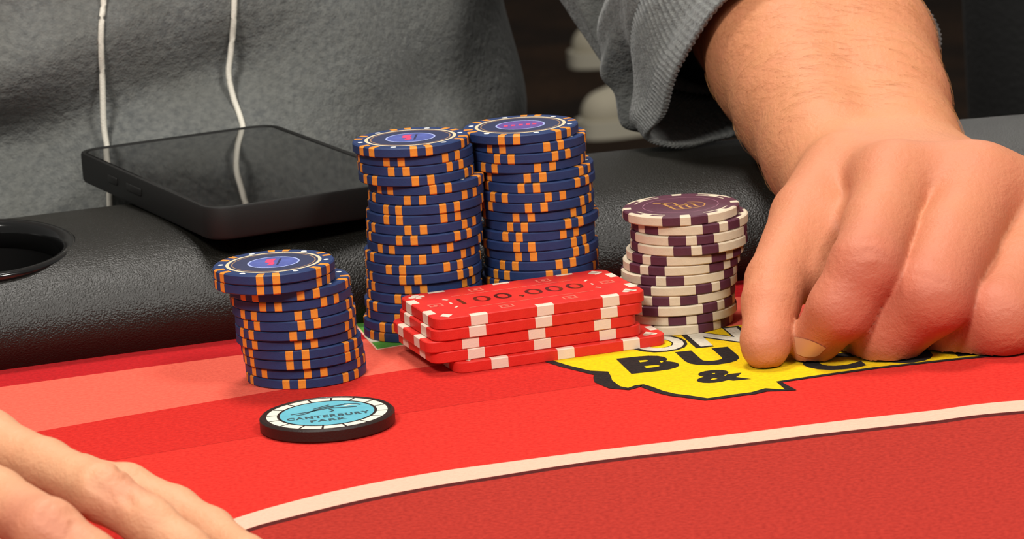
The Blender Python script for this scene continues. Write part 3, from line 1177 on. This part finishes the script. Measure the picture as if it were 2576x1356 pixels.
# palm and wrist
palm = g.blank()
WR = mmv(131, 24, 37)
for k_, ch in enumerate(FING):
    c_ = mmv(*ch[0][:3])
    g.cone(palm, WR + (c_ - WR) * 0.06 + mmv((-12, 0, 10, 16)[k_], 0, (0, 2, 0, -3)[k_]), c_, 0.019, ch[0][3] / 1000, 0.012)
g.cone(palm, mmv(132, -8, 33), mmv(172, -10, 30), 0.019, 0.017, 0.012)
for ca, cb in ((J(2256, 462, -30, 13.5), J(2460, 478, -31, 14)), (J(2460, 478, -31, 14), J(2636, 535, -28, 13.5))):
    g.cone(palm, mmv(*ca[:3]), mmv(*cb[:3]), ca[3] / 1000, cb[3] / 1000, 0.008)
# forearm, a little flattened
AX = [(130, 24, 37, 12, 21.5), (127, 45, 45, 12, 23), (123.5, 75, 57, 11, 27.5), (120, 105, 69.5, 9, 33), (115.5, 140, 83, 7, 36), (110, 170, 93, 5, 36), (105, 196, 103, 4, 34)]
for a_, b_ in zip(AX[:-1], AX[1:]):
    for s in (-1, 1):
        g.cone(palm, mmv(a_[0] + s * a_[3], a_[1], a_[2] - s * 1.0), mmv(b_[0] + s * b_[3], b_[1], b_[2] - s * 1.0), a_[4] / 1000, b_[4] / 1000, 0.006)
# thumb, with the web of skin towards the index finger
thumb = g.blank()
for a_, b_ in zip(th[:-1], th[1:]):
    g.cone(thumb, mmv(*a_[:3]), mmv(*b_[:3]), a_[3] / 1000, b_[3] / 1000, 0.003)
for ca, cb in ((J(2060, 600, -26, 9), J(2150, 570, -38, 9)), (J(2085, 560, -30, 10), J(2050, 712, -54, 7)),
               (J(2345, 555, -36, 8), J(2295, 660, -58, 8)), (J(2295, 660, -58, 8), J(2225, 770, -67, 7)),
               (J(2560, 610, -34, 8), J(2490, 705, -55, 8)), (J(2490, 705, -55, 8), J(2400, 815, -64, 7))):
    g.cone(palm, mmv(*ca[:3]), mmv(*cb[:3]), ca[3] / 1000, cb[3] / 1000, 0.003)
fing = g.blank()
for ch in FING:
    one = g.blank()
    for a_, b_ in zip(ch[:-1], ch[1:]):
        g.cone(one, mmv(*a_[:3]), mmv(*b_[:3]), a_[3] / 1000, b_[3] / 1000, 0.003)
    fing = smin(fing, one, 0.0009)
fing = smin(fing, thumb, 0.0012)
body = smin(palm, fing, 0.0048)
del palm, thumb, fing, one


def spt(px, py, y):
    return aty(px, py, y)


def trilin(f_, p):
    q = (p - g.lo) / g.h
    i = np.floor(q).astype(int)
    if (i < 0).any() or (i >= g.n - 1).any():
        return 0.05
    t = q - i
    v_ = f_[i[0]:i[0] + 2, i[1]:i[1] + 2, i[2]:i[2] + 2]
    v_ = v_[0] * (1 - t[0]) + v_[1] * t[0]
    v_ = v_[0] * (1 - t[1]) + v_[1] * t[1]
    return float(v_[0] * (1 - t[2]) + v_[1] * t[2])


def surf(f_, px, py):
    """first point on the skin along the sight line of that image position"""
    d = ray(px, py)
    s0, prev = None, 0.05
    for s in np.arange(0.9, 1.6, 0.0008):
        v_ = trilin(f_, CAM + d * s)
        if v_ < 0:
            return CAM + d * (s - 0.0008 * (-v_) / max(prev - v_, 1e-9))
        prev = v_
    return None


def wrinkle(pix, amp=0.0006, w=0.0008):
    p = [surf(body, *q) for q in pix]
    p = [q for q in p if q is not None]
    if len(p) > 1:
        g.groove(body, p, amp, w)


RED = [(surf(body, *q), r_, s_) for q, r_, s_ in (((2190, 665), .011, 1.0), ((2345, 745), .013, .9), ((2520, 800), .013, 1.0), ((2090, 840), .012, .75), ((2270, 850), .014, .7),
                                              ((1935, 860), .010, .55), ((2500, 450), .012, .5), ((2300, 360), .016, .3), ((2130, 760), .012, .6), ((2420, 850), .014, .8))]
for wr in ([(1900, 702), (1940, 690), (1985, 700)], [(1905, 722), (1945, 708), (1990, 718)], [(1995, 715), (2012, 735), (2016, 752)],
           [(2150, 610), (2190, 600), (2225, 612)], [(2150, 640), (2185, 632), (2222, 645)], [(2155, 672), (2190, 680), (2225, 672)],
           [(2290, 690), (2340, 700), (2375, 715)], [(2128, 450), (2132, 470), (2135, 490)]):
    wrinkle(wr)
hv, hq = surface_nets(body, g.lo, g.h)
hv = smooth_mesh(hv, hq, 2)
hv[:, 2] = np.maximum(hv[:, 2], 0.0004)
hn = vert_normals(hv, hq)
hand_me = mesh('body', hv, hq, True)
red = np.zeros(len(hv))
for p, r_, s_ in RED:
    if p is not None:
        red += s_ * np.exp(-((hv - p) ** 2).sum(1) / (2 * r_ * r_))
at_ = hand_me.attributes.new('redness', 'FLOAT', 'POINT')
at_.data.foreach_set('value', np.clip(red * 0.17 + 0.24 * np.clip((0.02 - hv[:, 1]) / 0.04, 0, 1) + 0.16 * np.clip((-0.06 - hv[:, 1]) / 0.02, 0, 1) * (hv[:, 0] > 0.092), 0, 1).astype(np.float32))
ppart('body', hand_me, M_SKIN, 'tanned bare forearm and hand with curled fingers')


def nail(name, base, tip, nrm, w, m, parent_fn, rad):
    base, tip, nrm = (np.asarray(q, float) for q in (base, tip, nrm))
    ax_ = tip - base
    L = np.linalg.norm(ax_)
    ax_ /= L
    nrm = nrm - ax_ * (nrm @ ax_)
    nrm /= np.linalg.norm(nrm)
    sd = np.cross(ax_, nrm)
    v, f = [], []
    nu, nv = 9, 9
    for i in range(nu):
        u = i / (nu - 1)
        for j in range(nv):
            t = (j / (nv - 1) * 2 - 1)
            half = w / 2 * (1 - 0.35 * max(0, 0.25 - u) / 0.25 - 0.25 * max(0, u - 0.8) / 0.2)
            a = t * half / rad
            p = base + ax_ * (u * L + (0.0012 * (1 - t * t) if i == nu - 1 else 0)) + sd * rad * math.sin(a) + nrm * (rad * math.cos(a) - rad + 0.0002)
            v.append(p)
    for i in range(nu - 1):
        for j in range(nv - 1):
            f.append((i * nv + j, i * nv + j + 1, (i + 1) * nv + j + 1, (i + 1) * nv + j))
    me = mesh(name, v, f, True)
    return parent_fn(name, me, m)


def nail_px(p0, p1, nrm, w, rad):
    a, b = surf(body, *p0), surf(body, *p1)
    if a is not None and b is not None:
        nail('fingernail', a, b, nrm, w, M_NAIL, ppart, rad)


def nail_patch(c00, c10, c01, c11, lift=0.00035, nu=12, nv=8):
    """nail plate laid on the skin: base corners c00-c10, tip corners c01-c11 (image positions)"""
    v, f = [], []
    for j in range(nv):
        for i in range(nu):
            a_, b_ = i / (nu - 1), j / (nv - 1)
            p = (np.array(c00) * (1 - a_) + np.array(c10) * a_) * (1 - b_) + (np.array(c01) * (1 - a_) + np.array(c11) * a_) * b_
            p = p + np.array([0, (-5 if b_ < .5 else 7) * (1 - (2 * a_ - 1) ** 2) * abs(2 * b_ - 1)])
            q = surf(body, *p)
            if q is None:
                q = surf(body, *(p + np.array([0, -8])))
            if q is None:
                q = atz(p[0], p[1], 0.0006)
            dr = ray(*p)
            v.append(q - dr / np.linalg.norm(dr) * lift)
    for j in range(nv - 1):
        for i in range(nu - 1):
            f.append((j * nu + i, (j + 1) * nu + i, (j + 1) * nu + i + 1, j * nu + i + 1))
    me = mesh('fingernail', v, f, True)
    ppart('fingernail', me, M_NAIL, 'pale fingernail')


nail_patch((1998, 848), (2078, 876), (2004, 890), (2060, 894))
nail('fingernail', np.array(mmv(*th[3][:3])) + mmv(-8.2, 4.6, 1.5), mmv(*th[5][:3]) + mmv(-6.6, 1, 1.0), (-0.8, 0.55, 0.2), 0.011, M_NAIL, ppart, 0.009)

# fine hairs on the forearm
hr = random.Random(11)
cand = np.where((hv[:, 1] > 0.03) & (hv[:, 1] < 0.17) & (hn[:, 2] > -0.35) & (hn[:, 1] < 0.65))[0]
hvv, hff = [], []
for _ in range(1500):
    i = cand[hr.randrange(len(cand))]
    p, nn = hv[i], hn[i]
    d = np.array([0.95, -0.25 + hr.uniform(-.35, .35), hr.uniform(-.3, .2)])
    d -= nn * (d @ nn)
    d /= np.linalg.norm(d)
    L = hr.uniform(0.005, 0.011)
    sag = hr.uniform(-.25, .25)
    sd = np.cross(nn, d)
    pts = []
    for t in (0, .33, .66, 1.0):
        pts.append(p + d * L * t + nn * (0.0010 * math.sin(t * 2.2) + 0.0001 - 0.0022 * t * t * L / 0.01) + sd * sag * L * t * t)
    b0 = len(hvv)
    for q_, (pt, w_r) in enumerate(zip(pts, (3.6e-5, 3.4e-5, 2.6e-5, 1.2e-5))):
        for kk in range(3):
            aa = 2.094 * kk
            hvv.append(pt + w_r * (math.cos(aa) * nn + math.sin(aa) * sd))
    for q_ in range(3):
        for kk in range(3):
            k2 = (kk + 1) % 3
            hff.append((b0 + q_ * 3 + kk, b0 + q_ * 3 + k2, b0 + (q_ + 1) * 3 + k2, b0 + (q_ + 1) * 3 + kk))
ho = ppart('arm_hair', mesh('arm_hair', hvv, hff, True), M_HAIR, 'fine light brown arm hair')
ho['kind'] = 'stuff'


# hoodie torso
def fold(x, z):
    """depth of the cloth folds (metres, towards the viewer)"""
    def ridge(x0, z0, x1, z1, w, a):
        dx, dz = x1 - x0, z1 - z0
        L2 = dx * dx + dz * dz
        t = min(max(((x - x0) * dx + (z - z0) * dz) / L2, -0.15), 1.15)
        q = (x - x0 - t * dx) ** 2 + (z - z0 - t * dz) ** 2
        return a * math.exp(-q / (w * w))
    s = 0.0
    s += ridge(-.21, .070, -.155, .088, .015, .010)
    s += ridge(-.22, .040, -.12, .060, .012, -.008)
    s += ridge(-.14, .036, -.09, .030, .016, .006)
    s += ridge(-.125, .066, -.085, .078, .013, -.002)
    s += ridge(-.11, .090, -.06, .086, .014, .003)
    s += ridge(-.20, .006, -.13, .012, .014, .006)
    s += ridge(-.09, .050, -.035, .066, .018, .005)
    s += ridge(-.052, .10, -.030, .05, .012, -.006)
    s += ridge(-.07, .03, -.02, .02, .018, .005)
    s += 0.0025 * math.sin(x * 70 + z * 30) * math.sin(z * 55 - x * 18)
    s += 0.004 * math.sin(x * 24 + 1.0) * math.sin(z * 21 + x * 9)
    return s


TCX, TCY = -0.2, 0.335


def torso_pt(th_, z):
    a = 0.2 + 0.03 * math.exp(-((z - .33) / .14) ** 2) + 0.006 * min(1, max(0, (.065 - z) / .05))
    b = 0.172 - 0.03 * max(0, z - 0.1)
    if z > 0.36:
        k_ = max(0.0, 1 - ((z - 0.36) / 0.12) ** 2) ** 0.5
        a, b = a * (0.35 + .65 * k_), b * (0.5 + .5 * k_)
    x = a * math.sin(th_)
    y = -b * math.cos(th_)
    n_ = np.array([x / a / a, y / b / b])
    n_ /= np.linalg.norm(n_)
    d = 1.05 * fold(TCX + x, z) if abs(th_) < 1.9 else 0.002 * math.sin(th_ * 20 + z * 30)
    return np.array([TCX + x + n_[0] * d, TCY + y + n_[1] * d, z])


nth, nz_ = 220, 150
zs = np.linspace(-0.32, 0.478, nz_)
tv, tf = [], []
for z in zs:
    for i in range(nth):
        tv.append(torso_pt(-math.pi + 2 * math.pi * i / nth, z))
for j in range(nz_ - 1):
    for i in range(nth):
        i2 = (i + 1) % nth
        tf.append((j * nth + i, j * nth + i2, (j + 1) * nth + i2, (j + 1) * nth + i))
tf.append(tuple(range(nth))[::-1])
tf.append(tuple((nz_ - 1) * nth + i for i in range(nth)))
hood = ppart('hoodie', mesh('hoodie', tv, tf, True), M_HOODIE, 'grey fleece hoodie front')


def front(px, py, off=0.0012):
    """point on the hoodie front under an image position"""
    y = 0.18
    for _ in range(12):
        p = aty(px, py, y)
        s = min(max((p[0] - TCX) / 0.2, -.98), .98)
        q = torso_pt(math.asin(s), p[2])
        y = q[1]
    p = aty(px, py, y)
    return np.array([p[0], p[1] - off, p[2]])


for lab, pix in (('left white drawstring', [(262, -60), (262, 0), (256, 60), (256, 140), (262, 230), (266, 310), (272, 385), (276, 440), (277, 490), (278, 540)]),
                 ('right white drawstring', [(592, -60), (590, 0), (588, 60), (582, 130), (578, 180), (588, 240), (604, 290), (612, 320), (618, 360), (622, 400)])):
    pts = catmull([front(*q, 0.0016) for q in pix], 6)
    ys_ = np.convolve(np.pad([p[1] for p in pts], 12, mode='edge'), np.ones(25) / 25, 'valid')
    pts = [np.array([p[0], min(p[1], y_ - 0.001), p[2]]) for p, y_ in zip(pts, ys_)]
    top = [pts[0] + np.array([0, 0.0, 0.03 * k_]) for k_ in (6, 4, 2)]
    top = [np.array([p[0], torso_pt(math.asin((p[0] - TCX) / .2), p[2])[1] - .0016, p[2]]) for p in top]
    ppart('drawstring', tube(top + pts, 0.00118, 8, 'drawstring'), M_STRING, lab)

# sleeve: hem ring from the picture, then rings up the arm
hem = [aty(*p) for p in ((1705, 160, .098), (1662, 290, .110), (1624, 348, .120), (1720, 374, .124), (1850, 345, .136), (2250, 260, .150), (2368, 110, .150), (2285, -25, .128), (2080, -110, .094), (1845, -25, .086))]
AN = [160, 190, 222, 255, 290, 330, 10, 50, 90, 130]


def ring_pts(c, e1, e2, a, b, jit=()):
    e1, e2 = np.array(e1, float), np.array(e2, float)
    out = []
    for i, an in enumerate(AN):
        s = 1 + (jit[i] if i < len(jit) else 0)
        out.append(mmv(*c) + s * (a / 1000 * math.cos(math.radians(an)) * e1 + b / 1000 * math.sin(math.radians(an)) * e2))
    return out


E1, E2 = (0.96, 0.27, 0.0), (0.05, -0.45, 0.89)
rings = [hem,
         [p * 0.985 + 0.015 * np.mean(hem, 0) + mmv(-3, 9, 2) for p in hem],
         [p * 0.97 + 0.03 * np.mean(hem, 0) + mmv(-6, 20, 5) for p in hem],
         ring_pts((102, 160, 87), E1, E2, 57, 45),
         [aty(1508, 70, .168), aty(1517, 175, .170), aty(1552, 262, .173), aty(1640, 328, .176)] + ring_pts((97, 174, 92), E1, E2, 62, 52)[4:],
         [aty(1535, 80, .184), aty(1545, 170, .186), aty(1580, 250, .188), aty(1660, 310, .19)] + ring_pts((92, 192, 98), E1, E2, 60, 52)[4:],
         ring_pts((84, 215, 108), E1, E2, 63, 56, (.03, .04, .05, .02)),
         ring_pts((72, 245, 124), (0.95, 0.3, -.1), (0.2, -.4, .88), 62, 58, (0, -.04, .0)),
         ring_pts((58, 272, 150), (0.92, 0.25, -.3), (0.35, -.3, .86), 66, 64),
         ring_pts((40, 295, 195), (0.9, 0.15, -.42), (0.4, -.1, .85), 66, 66),
         ring_pts((10, 318, 265), (0.9, 0.05, -.45), (0.42, -.1, .8), 72, 70),
         ring_pts((-30, 332, 335), (0.85, 0, -.52), (0.5, 0, .85), 82, 82)]
dense = [catmull(r_, 9, True) for r_ in rings]
npt = len(dense[0])
rows = []
sub = 5
for i in range(len(dense) - 1):
    for k_ in range(sub):
        t = k_ / sub
        row = []
        for j in range(npt):
            p0, p1, p2, p3 = dense[max(i - 1, 0)][j], dense[i][j], dense[i + 1][j], dense[min(i + 2, len(dense) - 1)][j]
            row.append(0.5 * ((2 * p1) + (-p0 + p2) * t + (2 * p0 - 5 * p1 + 4 * p2 - p3) * t * t + (-p0 + 3 * p1 - 3 * p2 + p3) * t ** 3))
        rows.append(row)
rows.append(dense[-1])
NC = 2 * sub + 3                                     # rows of the ribbed cuff


def cloth(name, rws, thick, m, label, ribs=False):
    v, f = [], []
    nr = len(rws)
    for side in (0, 1):
        for i, row in enumerate(rws):
            c = np.mean(row, 0)
            for j, p in enumerate(row):
                d = p - c
                d /= np.linalg.norm(d)
                rr = 0.0005 * math.sin(j * 2 * math.pi * 2 / 2.0) if False else 0.0
                w = 0.0016 * math.sin(j * 0.55 + i * 0.35) * min(1, i / 6) if not ribs else 0
                v.append(p + d * (w + rr) - d * thick * side)
    for i in range(nr - 1):
        for j in range(npt):
            j2 = (j + 1) % npt
            f.append((i * npt + j, (i + 1) * npt + j, (i + 1) * npt + j2, i * npt + j2))
            o_ = nr * npt
            f.append((o_ + i * npt + j, o_ + i * npt + j2, o_ + (i + 1) * npt + j2, o_ + (i + 1) * npt + j))
    for j in range(npt):
        j2 = (j + 1) % npt
        f.append((j, j2, nr * npt + j2, nr * npt + j))
        b0 = (nr - 1) * npt
        f.append((b0 + j, nr * npt + b0 + j, nr * npt + b0 + j2, b0 + j2))
    return ppart(name, mesh(name, v, f, True), m, label, None)


def fine_ribs(rws, per=4, amp=0.0005):
    """resample rings densely and add rib ridges running along the arm"""
    out = []
    for row in rws:
        c = np.mean(row, 0)
        nn = len(row) * per
        r2 = []
        for k_ in range(nn):
            i0, t = divmod(k_ / per, 1)
            i0 = int(i0)
            p = row[i0] * (1 - t) + row[(i0 + 1) % len(row)] * t
            d = p - c
            d /= np.linalg.norm(d)
            r2.append(p + d * amp * math.cos(2 * math.pi * k_ / 3.0 / 1.0))
        out.append(r2)
    return out


cuff_rows = rows[:NC + 1]
# denser along the cuff
_np = npt
cr = fine_ribs(cuff_rows, 4, 0.00045)
npt = _np * 4
cloth('cuff', cr, 0.0022, M_HOODIE, 'ribbed grey cuff', True)
npt = _np
cloth('sleeve', rows[NC:], 0.0018, M_HOODIE, 'bunched grey hoodie sleeve')

# ------------------------------------------------------------------ hand of a second person in the near corner
person2 = empty('person', tuple(atz(-250, 1300, 0)), 'bare fair-skinned hand resting on the felt in the near left corner', 'person')
P2 = Vector(person2.location)


def p2part(name, me, m, label=None):
    o = obj(name, me, m, person2)
    o.location = -P2
    if label:
        o['label'] = label
    return o


def P(px, py, z):
    return atz(px, py, z * 0.72 / 1000.0) * 1000


H2 = {
    'B': [(P(70, 1185, 25), 7.6), (P(200, 1210, 26), 7.2), (P(318, 1233, 26), 7.1), (P(440, 1285, 20), 6.5), (P(530, 1338, 15), 6.3), (P(620, 1405, 11), 6.0), (P(650, 1430, 9), 5.6)],
    'A': [(P(-40, 1118, 46), 9.5), (P(115, 1174, 43), 7.4), (P(258, 1240, 39), 7.6), (P(378, 1318, 30), 6.8), (P(470, 1392, 21), 6.6), (P(560, 1482, 11), 6.4)],
    'C': [(P(-130, 1190, 48), 10), (P(-10, 1258, 46), 8.2), (P(120, 1340, 43), 8.6), (P(225, 1415, 33), 7.8), (P(312, 1500, 23), 7.4), (P(385, 1590, 11), 7.0)],
    'D': [(P(-230, 1290, 46), 10), (P(-120, 1370, 43), 8.6), (P(-20, 1450, 36), 8.4), (P(70, 1540, 26), 7.4), (P(140, 1620, 12), 6.8)],
}
thumb2 = [(P(-330, 1240, 40), 13), (P(-230, 1180, 24), 11), (P(-120, 1150, 13), 9.5), (P(-50, 1150, 10), 8)]
allp = np.array([p for ch in H2.values() for p, _ in ch] + [p for p, _ in thumb2])
wr2 = P(-640, 1260, 44)
el2 = P(-1150, 1180, 62)
lo_ = np.minimum(allp.min(0), np.minimum(wr2, el2)) - 32
hi_ = np.maximum(allp.max(0), np.maximum(wr2, el2)) + 32
lo_[2] = 0.2
g2 = SDF(lo_ / 1000, hi_ / 1000, 0.00095)
pal = g2.blank()
for key, ro in (('B', -6), ('A', -2), ('C', 3), ('D', 8)):
    p, r_ = H2[key][0]
    off = np.array([0, -ro * 1.6, 0])
    g2.cone(pal, (wr2 + off) / 1000, p / 1000, 0.018, r_ / 1000, 0.008)
g2.cone(pal, wr2 / 1000, el2 / 1000, 0.024, 0.032, 0.008)
tb = g2.blank()
for (a_, ra), (b_, rb) in zip(thumb2[:-1], thumb2[1:]):
    g2.cone(tb, a_ / 1000, b_ / 1000, ra / 1000, rb / 1000, 0.003)
b2 = smin(pal, tb, 0.005)
ff = g2.blank()
for ch in H2.values():
    one = g2.blank()
    for (a_, ra), (b_, rb) in zip(ch[:-1], ch[1:]):
        g2.cone(one, a_ / 1000, b_ / 1000, ra / 1000, rb / 1000, 0.003)
    ff = smin(ff, one, 0.0012)
b2 = smin(b2, ff, 0.005)
g_save, g = g, g2
body_save, body = body, b2


def wrinkle2(pix, amp=0.0009, w=0.0009):
    p = [surf(b2, *q) for q in pix]
    p = [q for q in p if q is not None]
    if len(p) > 1:
        g2.groove(b2, p, amp, w)


for x0, y0 in ((225, 1190), (245, 1205), (270, 1218), (300, 1218), (318, 1232)):
    wrinkle2([(x0 + 22, y0 - 20), (x0, y0), (x0 + 2, y0 + 22), (x0 + 14, y0 + 38)])
for x0, y0 in ((110, 1275), (128, 1288), (148, 1300), (172, 1318)):
    wrinkle2([(x0 + 45, y0 - 12), (x0 + 12, y0), (x0, y0 + 18), (x0 - 4, y0 + 36)])
for x0, y0 in ((300, 1172), (325, 1184), (345, 1196)):
    wrinkle2([(x0 + 8, y0 - 12), (x0, y0), (x0 + 2, y0 + 10)])
red2 = [(surf(b2, *q), r_, s_) for q, r_, s_ in (((280, 1260), .008, .3), ((150, 1340), .01, .5), ((20, 1320), .012, .7), ((340, 1215), .008, .3))]
hv2, hq2 = surface_nets(b2, g2.lo, g2.h)
hv2 = smooth_mesh(hv2, hq2, 1)
h2me = mesh('body', hv2, hq2, True)
rd = np.zeros(len(hv2))
for p, r_, s_ in red2:
    if p is not None:
        rd += s_ * np.exp(-((hv2 - p) ** 2).sum(1) / (r_ * r_))
a2 = h2me.attributes.new('redness', 'FLOAT', 'POINT')
a2.data.foreach_set('value', np.clip(rd, 0, 1).astype(np.float32))
p2part('body', h2me, M_SKIN2, 'fair bare hand with fingers pointing to the lower right')
for key in ('B', 'A', 'C', 'D'):
    (p0, r0), (p1, r1) = H2[key][-2], H2[key][-1]
    up = np.array([0, -0.3, 1.0])
    nail('fingernail', (p0 * .5 + p1 * .5) / 1000 + up * (r0 + r1) / 2000 * 0.95, p1 / 1000 + (p1 - p0) / np.linalg.norm(p1 - p0) * r1 / 1000 * .7 + up * r1 / 1000 * 0.55, up, 0.009, M_NAIL, p2part, 0.007)
g, body = g_save, body_save

# ------------------------------------------------------------------ black chair behind the table
ch = empty('chair', (0.56, 0.98, -0.75), 'black upholstered chair behind the rail at the right', 'chair', None, math.radians(-14))
obj('seat', boxed('seat', 0.48, 0.46, 0.09, 0.035, 4), M_CHAIR, ch, (0, 0.0, 0.45))
bk = obj('backrest', boxed('backrest', 0.50, 0.08, 0.62, 0.035, 4), M_CHAIR, ch, (0, -0.22, 0.80))
bk.rotation_euler = (math.radians(6), 0, 0)
for sx in (-1, 1):
    for sy in (-1, 1):
        obj('leg', tube([(sx * .2, sy * .18, 0.42), (sx * .215, sy * .2, 0.0)], [0.016, 0.012], 10, 'leg'), M_CHAIRLEG, ch)
# ------------------------------------------------------------------ white sneakers far behind
def sneaker(loc, rz, label):
    e = empty('sneaker', loc, label, 'shoe', 'white sneakers on the carpet', rz)
    s = SDF((-0.17, -0.075, -0.005), (0.17, 0.075, 0.15), 0.004)
    f_ = s.blank()
    s.cone(f_, (-0.105, 0, 0.035), (-0.02, 0, 0.05), 0.038, 0.044, 0.02)
    s.cone(f_, (-0.02, 0, 0.05), (0.10, 0, 0.065), 0.044, 0.04, 0.02)
    s.cone(f_, (0.085, 0, 0.07), (0.10, 0, 0.105), 0.038, 0.034, 0.02)
    v, q = surface_nets(f_, s.lo, s.h)
    v = smooth_mesh(v, q, 2)
    v[:, 2] = np.maximum(v[:, 2], 0.018)
    obj('upper', mesh('upper', v, q, True), M_SNEAK, e)
    outl = [(-0.15, 0.0), (-0.142, 0.028), (-0.10, 0.046), (-0.02, 0.05), (0.08, 0.045), (0.135, 0.03), (0.145, 0), (0.135, -0.03), (0.08, -0.045), (-0.02, -0.05), (-0.10, -0.046), (-0.142, -0.028)]
    obj('sole', poly_plate('sole', [tuple(p) for p in catmull(outl, 4, True)], 0.0, 0.028), M_SOLE, e)
    return e


sneaker(tuple(atz(1672, 318, -0.75)), math.radians(25), 'white sneaker on the dark floor, the nearer one by the sleeve')
sneaker(tuple(atz(1640, 150, -0.75)), math.radians(12), 'white sneaker on the dark floor, the farther one above the sleeve fold')
